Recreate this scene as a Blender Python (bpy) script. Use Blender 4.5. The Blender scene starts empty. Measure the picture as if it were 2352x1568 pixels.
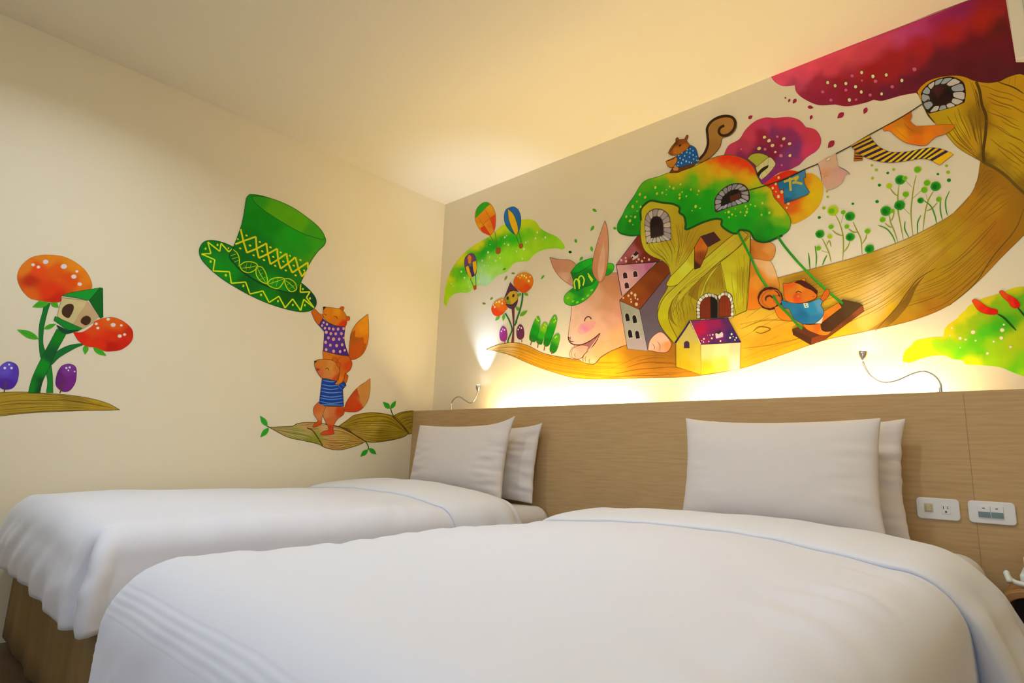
import bpy, bmesh, math, random
from mathutils import Vector, noise
from mathutils.geometry import delaunay_2d_cdt
R = random.Random(7)
SC = bpy.context.scene
COL = SC.collection
# ---------------------------------------------------------------- camera
IW, IH = 2352, 1568
CF, CYAW, CPITCH, CROLL = 1363.27, .7576, .189, .0381
CLOC = Vector((3.2576, -2.6612, .8236))
_cy, _sy, _cp, _sp = math.cos(CYAW), math.sin(CYAW), math.cos(CPITCH), math.sin(CPITCH)
FW = Vector((-_sy*_cp, _cy*_cp, _sp)); _r = Vector((_cy, _sy, 0)); _u = _r.cross(FW)
RT = math.cos(CROLL)*_r + math.sin(CROLL)*_u
UP = -math.sin(CROLL)*_r + math.cos(CROLL)*_u
cam = bpy.data.objects.new('camera', bpy.data.cameras.new('camera')); COL.objects.link(cam)
cam.data.sensor_width = 36; cam.data.lens = CF/IW*36; cam.data.clip_start = .02
from mathutils import Matrix
M3 = Matrix((RT, UP, -FW)).transposed()
cam.matrix_world = Matrix.Translation(CLOC) @ M3.to_4x4()
SC.camera = cam

def wall_point(px, py, wall):
    """photo reading -> place on the painted wall (back: (x, z); left: (y, z))"""
    d = FW + RT*((px-IW/2)/CF) - UP*((py-IH/2)/CF)
    ax = 1 if wall == 'B' else 0
    t = -CLOC[ax]/d[ax]
    p = CLOC + d*t
    return p

# ---------------------------------------------------------------- materials
def lin(h):
    h = h.lstrip('#'); v = [int(h[i:i+2], 16)/255 for i in (0, 2, 4)]
    return [c/12.92 if c <= .04045 else ((c+.055)/1.055)**2.4 for c in v]
MATS = {}
def mat(name, col, rough=.6, metal=0, emit=None, estr=0, spec=.5, bump=None, mix=None, sheen=0):
    """col (r,g,b) linear. mix=(col2, scale_xyz, lo, hi) noise-driven second colour; bump=(scale_xyz, strength, dist)"""
    if name in MATS: return MATS[name]
    m = bpy.data.materials.new(name); m.use_nodes = True; MATS[name] = m
    nt = m.node_tree; b = nt.nodes['Principled BSDF']
    b.inputs['Base Color'].default_value = (*col, 1); b.inputs['Roughness'].default_value = rough
    b.inputs['Metallic'].default_value = metal; b.inputs['Specular IOR Level'].default_value = spec
    if sheen: b.inputs['Sheen Weight'].default_value = sheen
    if emit:
        b.inputs['Emission Color'].default_value = (*emit, 1); b.inputs['Emission Strength'].default_value = estr
    def nz(scale, det=3):
        tc = nt.nodes.new('ShaderNodeTexCoord'); mp = nt.nodes.new('ShaderNodeMapping')
        n = nt.nodes.new('ShaderNodeTexNoise'); mp.inputs['Scale'].default_value = scale
        n.inputs['Scale'].default_value = 1; n.inputs['Detail'].default_value = det
        nt.links.new(tc.outputs['Object'], mp.inputs[0]); nt.links.new(mp.outputs[0], n.inputs[0]); return n
    if mix:
        c2, sc, lo, hi = mix; n = nz(sc, 5); cr = nt.nodes.new('ShaderNodeValToRGB')
        cr.color_ramp.elements[0].position = lo; cr.color_ramp.elements[1].position = hi
        cr.color_ramp.elements[0].color = (*col, 1); cr.color_ramp.elements[1].color = (*c2, 1)
        nt.links.new(n.outputs['Fac'], cr.inputs[0]); nt.links.new(cr.outputs[0], b.inputs['Base Color'])
    if bump:
        sc, st, di = bump; n = nz(sc); bp = nt.nodes.new('ShaderNodeBump')
        bp.inputs['Strength'].default_value = st; bp.inputs['Distance'].default_value = di
        nt.links.new(n.outputs['Fac'], bp.inputs['Height']); nt.links.new(bp.outputs[0], b.inputs['Normal'])
    return m
def paint_material():
    m = bpy.data.materials.new('wall_paint_colours'); m.use_nodes = True; nt = m.node_tree
    b = nt.nodes['Principled BSDF']; b.inputs['Roughness'].default_value = .75; b.inputs['Specular IOR Level'].default_value = .25
    a = nt.nodes.new('ShaderNodeAttribute'); a.attribute_name = 'paint'
    tc = nt.nodes.new('ShaderNodeTexCoord'); n = nt.nodes.new('ShaderNodeTexNoise'); n.inputs['Scale'].default_value = 14; n.inputs['Detail'].default_value = 6
    mr = nt.nodes.new('ShaderNodeMapRange'); mr.inputs['From Min'].default_value = .3; mr.inputs['From Max'].default_value = .7
    mr.inputs['To Min'].default_value = .93; mr.inputs['To Max'].default_value = 1.06
    mu = nt.nodes.new('ShaderNodeVectorMath'); mu.operation = 'SCALE'
    nt.links.new(tc.outputs['Object'], n.inputs[0]); nt.links.new(n.outputs['Fac'], mr.inputs[0])
    nt.links.new(a.outputs['Color'], mu.inputs[0]); nt.links.new(mr.outputs[0], mu.inputs['Scale'])
    nt.links.new(mu.outputs[0], b.inputs['Base Color']); return m
PAINT = paint_material()

# ---------------------------------------------------------------- object helpers
def tag(o, label=None, cat=None, group=None, kind=None):
    if label: o['label'] = label
    if cat: o['category'] = cat
    if group: o['group'] = group
    if kind: o['kind'] = kind
    return o
def empty(name, loc, rz=0):
    o = bpy.data.objects.new(name, None); COL.objects.link(o); o.location = loc; o.rotation_euler = (0, 0, rz)
    o.empty_display_size = .05; return o
def link_mesh(name, me, m, parent=None, smooth=False, loc=(0, 0, 0)):
    o = bpy.data.objects.new(name, me); COL.objects.link(o); o.location = loc
    if m: me.materials.append(m)
    if parent: o.parent = parent
    if smooth:
        for p in me.polygons: p.use_smooth = True
    return o
def bm_obj(name, bm, m, parent=None, smooth=False, loc=(0, 0, 0), bev=0, seg=3):
    me = bpy.data.meshes.new(name); bmesh.ops.recalc_face_normals(bm, faces=bm.faces); bm.to_mesh(me); bm.free()
    o = link_mesh(name, me, m, parent, smooth or bev > 0, loc)
    if bev:
        b = o.modifiers.new('bevel', 'BEVEL'); b.width = bev; b.segments = seg; b.limit_method = 'ANGLE'; b.angle_limit = .7
        w = o.modifiers.new('wn', 'WEIGHTED_NORMAL'); w.keep_sharp = True
    return o
def box(bm, x0, x1, y0, y1, z0, z1):
    v = [bm.verts.new((x, y, z)) for z in (z0, z1) for (x, y) in ((x0, y0), (x1, y0), (x1, y1), (x0, y1))]
    for f in ((3, 2, 1, 0), (4, 5, 6, 7), (0, 1, 5, 4), (1, 2, 6, 5), (2, 3, 7, 6), (3, 0, 4, 7)):
        bm.faces.new([v[i] for i in f])
def box_obj(name, x0, x1, y0, y1, z0, z1, m, parent=None, bev=0, seg=3):
    bm = bmesh.new(); box(bm, x0, x1, y0, y1, z0, z1); return bm_obj(name, bm, m, parent, bev=bev, seg=seg)
def prism(bm, pts, axis, a0, a1):
    """closed outline pts (u,v) extruded along axis"""
    def P(u, v, a): return (a, u, v) if axis == 0 else (u, a, v) if axis == 1 else (u, v, a)
    A = [bm.verts.new(P(u, v, a0)) for u, v in pts]; B = [bm.verts.new(P(u, v, a1)) for u, v in pts]
    n = len(pts); bm.faces.new(A); bm.faces.new(B[::-1])
    for i in range(n): bm.faces.new((A[i], A[(i+1) % n], B[(i+1) % n], B[i]))
def tube(bm, pts, rad, seg=10, cap=True):
    pts = [Vector(p) for p in pts]; rings = []; n = len(pts); up = Vector((0, 0, 1))
    for i, p in enumerate(pts):
        t = (pts[min(i+1, n-1)]-pts[max(i-1, 0)]).normalized()
        if abs(t.dot(up)) > .95: up = Vector((0, 1, 0))
        a = t.cross(up).normalized(); b = a.cross(t).normalized(); up = b
        r = rad[i] if isinstance(rad, (list, tuple)) else rad
        rings.append([bm.verts.new(p+(a*math.cos(k*2*math.pi/seg)+b*math.sin(k*2*math.pi/seg))*r) for k in range(seg)])
    for i in range(n-1):
        for k in range(seg): bm.faces.new((rings[i][k], rings[i][(k+1) % seg], rings[i+1][(k+1) % seg], rings[i+1][k]))
    if cap: bm.faces.new(rings[0][::-1]); bm.faces.new(rings[-1])
def crv(pts, sub=6):
    """Catmull-Rom through 3-D points"""
    P = [Vector(p) for p in pts]; P = [P[0]*2-P[1]]+P+[P[-1]*2-P[-2]]; out = []
    for i in range(1, len(P)-2):
        for k in range(sub):
            t = k/sub; a, b, c, d = P[i-1:i+3]
            out.append(.5*((2*b)+(c-a)*t+(2*a-5*b+4*c-d)*t*t+(3*b-a-3*c+d)*t**3))
    out.append(P[-2]); return out
def rrect(x0, x1, z0, z1, r, n=6):
    o = []
    for cx, cz, a in ((x1-r, z1-r, 0), (x0+r, z1-r, 90), (x0+r, z0+r, 180), (x1-r, z0+r, 270)):
        for k in range(n+1):
            t = math.radians(a+90*k/n); o.append((cx+r*math.cos(t), cz+r*math.sin(t)))
    return o
def sstep(a, b, x):
    t = max(0, min(1, (x-a)/(b-a))); return t*t*(3-2*t)

# ---------------------------------------------------------------- room
H = 2.643; HB = 1.093; HD = .166
WALLC = (.85, .775, .59)
m_wall = mat('cream_wall_paint', WALLC, .85, bump=((90, 90, 90), .08, .002), spec=.2)
m_ceil = mat('cream_ceiling_paint', (.86, .79, .63), .9, spec=.2)
m_floor = mat('brown_wood_floor', (.16, .10, .06), .45, mix=((.24, .15, .09), (2, 14, 1), .35, .65))
def struct(name, *a, **k): return tag(box_obj(name, *a, **k), kind='structure')
XR, YF = 4.5, -4.4
struct('floor', -.12, XR+.12, YF-.12, .12, -.1, 0, m_floor)
struct('ceiling', -.12, XR+.12, YF-.12, .12, H, H+.1, m_ceil)
struct('wall_back', -.12, XR+.12, 0, .12, 0, H, m_wall)
struct('wall_left', -.12, 0, YF, 0, 0, H, m_wall)
struct('wall_right', XR, XR+.12, YF, 0, 0, H, m_wall)
bm = bmesh.new(); WX0, WX1, WZ0, WZ1 = 1.9, 4.2, .6, 2.0
box(bm, -.12, WX0, YF-.12, YF, 0, H); box(bm, WX1, XR+.12, YF-.12, YF, 0, H)
box(bm, WX0, WX1, YF-.12, YF, 0, WZ0); box(bm, WX0, WX1, YF-.12, YF, WZ1, H)
tag(bm_obj('wall_front', bm, m_wall), kind='structure')
bm = bmesh.new(); t = .05
box(bm, WX0, WX1, YF-.08, YF-.02, WZ0, WZ0+t); box(bm, WX0, WX1, YF-.08, YF-.02, WZ1-t, WZ1)
for x in (WX0, (WX0+WX1)/2-t/2, WX1-t): box(bm, x, x+t, YF-.08, YF-.02, WZ0+t, WZ1-t)
tag(bm_obj('added_window_1', bm, mat('added_white_window_frame', (.8, .8, .8), .4)), kind='structure')  # unseen window, added to let cool fill light in
# ---- boxed duct cover at the top right of the painted wall
bm = bmesh.new(); prism(bm, [(3.243, 2.318), (3.285, 2.318), (3.285, H), (3.243, H)], 1, -.012, 0)
box(bm, 3.285, 4.2, -.035, 0, 2.318, 2.345)
m_off = mat('off_white_plastic', (.74, .72, .62), .5)
bx = tag(bm_obj('trim_1', bm, m_off, bev=.002), kind='structure')
struct('trim_2', 3.285, 4.2, -.02, 0, 2.345, H, mat('pale_panel', (.62, .66, .60), .5))

# ---------------------------------------------------------------- headboard
m_hb = mat('taupe_woodgrain_laminate', lin('c9a979'), .6, mix=(lin('bd9b6b'), (7, 1, 110), .35, .7), bump=((4, 2, 95), .10, .002), spec=.25)
hb = tag(empty('headboard', (0, -HD, 0)), 'long taupe wood-grain headboard panel running along the back wall behind both beds', 'headboard')
box_obj('front_panel', 0.001, 4.3, 0, .028, 0.002, HB, m_hb, hb, bev=.002)
box_obj('seam', 3.0, 3.0015, -.0006, .001, .01, HB-.01, mat('seam_brown', lin('a48458'), .7), hb)
for x in (.25, 2.05, 3.4): box_obj('bracket', x, x+.04, .028, HD-.001, .75, .79, m_hb, hb)

# LED tubes in the gap behind the headboard
m_tube = mat('warm_light_tube', (1, .8, .45), .5, emit=(1, .78, .42), estr=4)
def area(name, loc, rot, sx, sy, col, power, spread=math.pi):
    l = bpy.data.lights.new(name, 'AREA'); l.shape = 'RECTANGLE'; l.size = sx; l.size_y = sy; l.energy = power; l.color = col; l.spread = spread
    o = bpy.data.objects.new(name, l); COL.objects.link(o); o.location = loc; o.rotation_euler = rot; return o
for x0, x1, w in ((.64, 1.68, 'behind the left bed'), (1.95, 2.93, 'behind the right bed')):
    bm = bmesh.new(); tube(bm, [(x0, -.088, 1.015), (x1, -.088, 1.015)], .011, 12)
    tag(bm_obj('light_tube', bm, m_tube, smooth=True), 'warm light tube hidden in the gap behind the headboard, '+w, 'light', 'light tubes behind the headboard')
    bm = bmesh.new(); box(bm, x0-.02, x1+.02, -.11, -.0005, .985, 1.0)
    tag(bm_obj('tube_ledge', bm, m_off), 'slim ledge carrying the hidden light tube '+w, 'ledge', 'ledges of the hidden light tubes')
    area('cove_lamp', ((x0+x1)/2, -.088, 1.035), (math.pi, 0, 0), x1-x0, .05, (1, .75, .36), 8)

# ---------------------------------------------------------------- power outlet and switches on the headboard
m_wp = mat('white_plate_plastic', (.82, .80, .78), .35); m_dk = mat('dark_slot', (.02, .02, .02), .6)
m_iv = mat('ivory_switch_plastic', lin('cdbf95'), .4); m_teal = mat('teal_grey_key', lin('6d8688'), .35)
def plate(name, x, label, cat):
    r = tag(empty(name, (x, -HD, .665)), label, cat)
    bm = bmesh.new(); prism(bm, rrect(0, .12, 0, .07, .012), 1, -.007, 0)
    bm_obj('face_plate', bm, m_wp, r, bev=.003, seg=3); return r
r = plate('power_outlet', 2.8401, 'white wall plate with one ivory switch and a three-slot power socket', 'outlet')
box_obj('switch_frame', .0225, .0475, -.0085, -.006, .023, .051, m_iv, r, bev=.001)
box_obj('switch_rocker', .027, .043, -.012, -.008, .026, .047, m_iv, r, bev=.002)
s = box_obj('socket', .071, .095, -.0085, -.006, .020, .051, m_wp, r, bev=.001)
for a in ((.0755, .0775, .036, .045), (.0875, .0895, .036, .045), (.080, .085, .0245, .030)):
    box_obj('slot', a[0], a[1], -.0089, -.0083, a[2], a[3], m_dk, s)
r = plate('light_switch', 2.9819, 'white wall plate with two side-by-side rocker switches, lower halves teal grey', 'switch')
for x in (.0255, .0585):
    k = box_obj('rocker', x, x+.032, -.010, -.006, .019, .056, m_wp, r, bev=.001)
    box_obj('key_pad', x+.001, x+.031, -.0125, -.0098, .020, .037, m_teal, k, bev=.001)
    box_obj('mark', x+.012, x+.019, -.0103, -.0098, .047, .0495, m_dk, k)

# ---------------------------------------------------------------- reading lamps
m_chr = mat('brushed_metal', (.55, .53, .50), .28, metal=1)
m_led = mat('white_led', (1, 1, 1), .3, emit=(.85, .9, 1), estr=30)
def reading_lamp(pts, label, aim, power, blend=.6):
    b = Vector(pts[0]); r = tag(empty('reading_lamp', b), label, 'lamp', None)
    bm = bmesh.new(); tube(bm, [(0, 0, -.002), (0, 0, .004)], .015, 20); tube(bm, [(0, 0, .004), (0, 0, .02)], .006, 14)
    bm_obj('lamp_base', bm, m_chr, r)
    L = [p-b for p in crv(pts, 8)]
    bm = bmesh.new(); tube(bm, L, .0038, 10); bm_obj('gooseneck', bm, m_chr, r, smooth=True)
    e = L[-1]; d = Vector(aim).normalized()
    bm = bmesh.new()
    prof = [(-.004, .004), (.004, .008), (.012, .0125), (.024, .0155), (.036, .016), (.037, .0135)]
    tube(bm, [e+d*a for a, _ in prof], [q for _, q in prof], 20)
    hd = bm_obj('lamp_head', bm, m_chr, r, smooth=True)
    bm = bmesh.new(); tube(bm, [e+d*.0372, e+d*.038], .011, 16); bm_obj('lens', bm, m_led, hd)
    l = bpy.data.lights.new('reading_led', 'SPOT'); l.energy = power; l.color = (.60, .72, 1); l.spot_size = math.radians(64); l.spot_blend = blend; l.shadow_soft_size = .008
    o = bpy.data.objects.new('reading_led', l); COL.objects.link(o); o.location = b+e+d*.045
    o.rotation_euler = d.to_track_quat('-Z', 'Y').to_euler()
def ray_at(px, py, y):
    d = FW + RT*((px-IW/2)/CF) - UP*((py-IH/2)/CF); return CLOC + d*((y-CLOC.y)/d.y)
def neck(x0, L): return [(x0, -.12, HB)]+[tuple(ray_at(*q)) for q in L]
reading_lamp(neck(.332, [(1037, 925, -.12), (1045, 914, -.118), (1056, 911, -.112), (1070, 920, -.10), (1082, 925, -.09), (1092, 915, -.075), (1098, 898, -.065)]),
    'small metal gooseneck reading lamp above the left bed, near the room corner', (-.035, .02, 1), 22, 1)
reading_lamp(neck(2.933, [(2160, 882, -.12), (2146, 863, -.12), (2122, 853, -.12), (2095, 859, -.115), (2060, 874, -.11), (2028, 878, -.10), (2001, 864, -.09), (1987, 843, -.08), (1981, 828, -.07)]),
    'small metal gooseneck reading lamp above the right bed, near the sockets', (.10, .16, 1), 1.5, 1)
# ---------------------------------------------------------------- beds
def cotton(name, col=(.76, .78, .87), stripe=None, hem=False):
    m = mat(name, col, .8, bump=((60, 60, 60), .05, .001), spec=.2, sheen=.2)
    nt = m.node_tree; b = nt.nodes['Principled BSDF']
    if stripe or hem:
        bp = [n for n in nt.nodes if n.type == 'BUMP'][0]
        uv = nt.nodes.new('ShaderNodeUVMap'); sp = nt.nodes.new('ShaderNodeSeparateXYZ'); nt.links.new(uv.outputs[0], sp.inputs[0])
        def math_(op, a, c=None, v=None):
            n = nt.nodes.new('ShaderNodeMath'); n.operation = op
            nt.links.new(a, n.inputs[0])
            if c is not None: nt.links.new(c, n.inputs[1])
            if v is not None: n.inputs[1].default_value = v
            return n.outputs[0]
        # woven satin stripes run across the bed
        s = math_('SINE', math_('MULTIPLY', sp.outputs['X'], v=2*math.pi/.075))
        s = math_('MULTIPLY', math_('GREATER_THAN', s, v=0), v=.25)
        if hem:
            for c0, c1 in ((.10, .155), (.30, .345)):
                inb = math_('MULTIPLY', math_('GREATER_THAN', sp.outputs['Y'], v=c0), math_('LESS_THAN', sp.outputs['Y'], v=c1))
                w = math_('SINE', math_('MULTIPLY', sp.outputs['Y'], v=2*math.pi/.0135))
                s = math_('ADD', s, math_('MULTIPLY', math_('MULTIPLY', w, inb), v=.6))
        b2 = nt.nodes.new('ShaderNodeBump'); b2.inputs['Strength'].default_value = .35; b2.inputs['Distance'].default_value = .0012
        nt.links.new(s, b2.inputs['Height']); nt.links.new(bp.outputs[0], b2.inputs['Normal']); nt.links.new(b2.outputs[0], b.inputs['Normal'])
    return m
m_duv = cotton('white_striped_duvet_cotton', stripe=True, hem=True)
m_duv1 = cotton('white_duvet_cotton', stripe=True)
m_cuff = cotton('white_duvet_lining', (.76, .78, .84))
m_sheet = cotton('white_sheet_cotton', (.74, .71, .69))
m_pil = cotton('white_pillow_cotton', (.73, .67, .63))
m_skirt = mat('brown_bed_skirt', lin('8d7347'), .85, mix=(lin('806537'), (6, 6, 2), .4, .6), bump=((40, 40, 40), .1, .002))
m_leg = mat('dark_bed_leg', (.05, .03, .02), .5)

def drape_point(a, b, S):
    """a across (arc length from centre), b along from head towards foot (arc length)"""
    r = S['r']; a0 = S['hw']-r; b0 = S['len']-r
    ea = max(0, abs(a)-a0); eb = max(0, b-b0); sa = 1 if a >= 0 else -1
    p = 18
    d = ((ea**p)+(eb**p))**(1/p) if ea and eb else ea+eb
    th = math.atan2(eb, ea) if (ea or eb) else 0
    if eb == 0: th = 0
    if ea == 0 and eb > 0: th = math.pi/2
    ca, cb = min(abs(a), a0), min(b, b0)
    q = (cb if ea else 0) + th*.35 + ((a0-abs(a)) if (eb and not ea) else 0)
    q += 10*sa
    qr = math.pi*r/2
    if d <= qr: off = r*math.sin(d/r); dz = -r*(1-math.cos(d/r)); fall = 0
    else: fall = d-qr; off = r; dz = -r-fall
    # flare and folds
    fl = S.get('flare', .06)
    off += fl*fall
    A = S.get('fold', .014)*sstep(0, .16, fall)*(1-.6*math.sin(th)**2)
    off += S.get('puff', 0)*math.sin(math.pi*min(1, fall/.2))
    n1 = math.sin(q*2*math.pi/.21+1.3*math.sin(q*5)+S['seed']); n2 = math.sin(q*2*math.pi/.093+S['seed']*2.1+2*math.sin(q*3.1))
    off += A*(n1*.9+n2*.35)
    if ea and eb:       # gathered corner
        g = math.sin(2*th)
        off += g*(.10*d*S.get('corner', 1))*(1-.3*sstep(.2, .45, fall)) + g*.008*math.sin(th*12+S['seed'])*sstep(.02, .2, d)
    if S.get('crease') and ea and eb and sa > 0:   # the foot panel tucks in behind the side panel
        k = sstep(.04, .16, d); off += k*(-.045*math.exp(-((th-1.0)/.28)**2)+.030*math.exp(-((th-.5)/.2)**2))
    # crown and slow undulation on the top
    u = max(0, 1-(ca/S['hw'])**2); v = max(0, 1-(max(0, cb-S['len']*.25)/(S['len']*.80))**4)
    z = S['z'] + S['crown']*u*v*(1+.25*math.sin(cb*3+S['seed']))
    z += .006*noise.noise(Vector((a*3.5, b*3.5, S['seed'])))+.0025*noise.noise(Vector((a*11, b*8, S['seed'])))
    if fall > 0: z += .012*math.sin(q*7+S['seed'])*sstep(.1, .4, fall)
    x = S['xc']+sa*(ca+off*math.cos(th)); y = S['y0']-(cb+off*math.sin(th))
    return Vector((x, y, z+dz)), d
def duvet_mesh(S, drop, foot_drop, head_b):
    r = S['r']; A = S['hw']-r+math.pi*r/2+drop; B = S['len']-r+math.pi*r/2+foot_drop
    nx = int(2*A/.016); ny = int((B-head_b)/.018)
    me = bpy.data.meshes.new('duvet_body'); vs = []; uvs = []
    # ring compatible: same drop at side and foot keeps the hem level round the corners
    for j in range(ny+1):
        b = head_b+(B-head_b)*j/ny
        for i in range(nx+1):
            a = -A+2*A*i/nx
            p, d = drape_point(a, b, S)
            # wrinkles pulled from the side towards the top
            e = abs(a)-(S['hw']-r)
            w = math.exp(-((e-.03)/.09)**2)*.005*noise.noise(Vector((b*17, a*2.5, S['seed']+3)))
            p.z += w*1.6
            if b > S['len']-r and d > .08: p.y += .010*noise.noise(Vector((a*9+d*14, d*3, S['seed'])))*sstep(.08, .2, d)
            vs.append(p); uvs.append((b, d if b > S['len']-r and d > 0 else 0))
    fs = [(j*(nx+1)+i, j*(nx+1)+i+1, (j+1)*(nx+1)+i+1, (j+1)*(nx+1)+i) for j in range(ny) for i in range(nx)]
    me.from_pydata(vs, [], fs); uvl = me.uv_layers.new(name='UVMap')
    for l in me.loops: uvl.data[l.index].uv = uvs[l.vertex_index]
    me.update(); return me
def cuff_mesh(S, b0, b1, drop, th, slant=0.0):
    """the turned-back end of the duvet: fat roll at the head side, thin edge at the foot side"""
    r = S['r']; A = S['hw']-r+math.pi*r/2+drop; nx = int(2*A/.015)
    prof = []
    K = 14
    for k in range(K+1):     # outer side from foot edge (t=0) to head roll (t=1)
        t = k/K; prof.append((t, .016+th*(math.sin(math.pi*min(1, t*1.0))**.6*.55+.45*t)*(1 if t < 1 else 0.6)))
    for k in range(1, 9):    # round nose at head side and under
        an = math.pi*k/9; prof.append((1+.09*math.sin(an), .010+th*.45*(1+math.cos(an))*.62))
    prof.append((.5, -.004)); prof.append((.06, -.004))
    bm = bmesh.new(); rings = []
    for i in range(nx+1):
        a = -A+2*A*i/nx; ring = []
        wob = .012*math.sin(a*7+S['seed'])+.02*noise.noise(Vector((a*3, S['seed'], 1)))
        e = max(0, abs(a)-(S['hw']-r))
        for t, h in prof:
            b = b1+(b0-b1)*t+wob-slant*e*(1 if a > 0 else .3)
            P, d = drape_point(a, b, S)
            Q, _ = drape_point(a+.004*(1 if a > 0 else -1), b, S)
            T = (Q-P).normalized()*(1 if a > 0 else -1); N = Vector((-T.z, 0, T.x)).normalized()
            h0 = .35*max(0, e-.13) if h > 0 and a > 0 else 0
            wr = 1+.10*noise.noise(Vector((a*9, t*1.5, S['seed']+9)))+.25*sstep(0, .2, e)*noise.noise(Vector((t*6, a*1.2, 4)))
            fold = .012*math.sin(t*13+a*3+S['seed'])*sstep(.05, .25, e) if h > 0 else 0
            ring.append(bm.verts.new(P+N*((h*wr+fold+h0) if h > 0 else h)))
        rings.append(ring)
    n = len(prof)
    for i in range(nx):
        for k in range(n): bm.faces.new((rings[i][k], rings[i][(k+1) % n], rings[i+1][(k+1) % n], rings[i+1][k]))
    bm.faces.new(rings[0]); bm.faces.new(rings[-1][::-1]); return bm
def solidify(o, t):
    s = o.modifiers.new('solid', 'SOLIDIFY'); s.thickness = t; s.offset = -1
def make_bed(xc, hw, y0, ln, label, dlabel, seed, hemf, hems):
    bed = tag(empty('bed', (0, 0, 0)), label, 'bed')
    # base with skirt
    bm = bmesh.new(); pts = []
    x0, x1, ya, yb = xc-hw-(.12 if seed == 1 else -.02), xc+hw-.02, y0-.01, y0-ln-(.03 if seed == 1 else -.03)
    per = [(x0, ya), (x0, yb), (x1, yb), (x1, ya)]; out = []
    for k in range(4):
        p, q = Vector(per[k]), Vector(per[(k+1) % 4]); L = (q-p).length; n = max(2, int(L/.03)); nr = Vector((-(q-p).y, (q-p).x)).normalized()*-1
        for i in range(n):
            t = i/n; f = .006*math.sin(t*L*22+k+seed)*math.sin(math.pi*t); out.append(p.lerp(q, t)+nr*f)
    Z = [.03, .12, .24, .34]
    rings = [[bm.verts.new((xc+(p.x-xc)*(1+.012*(1-z/.34)), p.y, z)) for p in out] for z in Z]
    m_ = len(out)
    for a in range(3):
        for i in range(m_): bm.faces.new((rings[a][i], rings[a][(i+1) % m_], rings[a+1][(i+1) % m_], rings[a+1][i]))
    bm.faces.new(rings[0]); bm.faces.new(rings[-1][::-1])
    bm_obj('bed_skirt', bm, m_skirt, bed, smooth=True)
    for sx in (-1, 1):
        for yy in (y0-.12, y0-ln+.15):
            bm = bmesh.new(); tube(bm, [(xc+sx*(hw-.12), yy, 0), (xc+sx*(hw-.12), yy, .05)], .025, 12); bm_obj('leg', bm, m_leg, bed)
    # mattress with fitted sheet
    mt = box_obj('mattress', xc-hw, xc+hw, y0-ln, y0, .34, .57, m_sheet, bed, bev=.075, seg=8)
    return bed
BEDS = {}
make_bed(.70, .55, -.172, 1.96, 'left single bed beside the side wall, brown skirt and white fitted sheet', '', 1, 0, 0)
make_bed(2.42, .60, -.172, 1.98, 'right single bed in the foreground, nearest the nightstand, with white fitted sheet', '', 2, 0, 0)
def make_duvet(S, drop, fdrop, head_b, cuff, label):
    r = tag(empty('duvet', (S['xc'], S['y0']-S['len']/2, .3)), label, 'duvet')
    me = duvet_mesh(S, drop, fdrop, head_b); o = link_mesh('duvet_cover', me, S['mat'], r, True); o.matrix_parent_inverse = Matrix.Translation(-r.location)
    solidify(o, .012)
    bm = cuff_mesh(S, *cuff); c = bm_obj('turned_back_cuff', bm, m_cuff, r, smooth=True); c.matrix_parent_inverse = Matrix.Translation(-r.location)
    sb = c.modifiers.new('sub', 'SUBSURF'); sb.levels = 1; sb.render_levels = 1
S1 = dict(mat=m_duv1, xc=.70, hw=.62, y0=-.172, len=2.05, r=.09, z=.580, crown=.052, seed=1.7, flare=-.05, fold=.006, corner=.6, puff=.018, crease=1)
S2 = dict(mat=m_duv, xc=2.42, hw=.622, y0=-.172, len=2.12, r=.12, z=.575, crown=.045, seed=4.2, flare=.03, fold=.006, corner=.5)
make_duvet(S1, .17, .17, .62, (.42, .80, .15, .040, .35), 'white duvet covering the left bed, its head end folded back')
make_duvet(S2, .36, .36, .66, (.40, .84, .34, .040, .1), 'large white duvet spread over the right foreground bed, its head end folded back')

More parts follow.
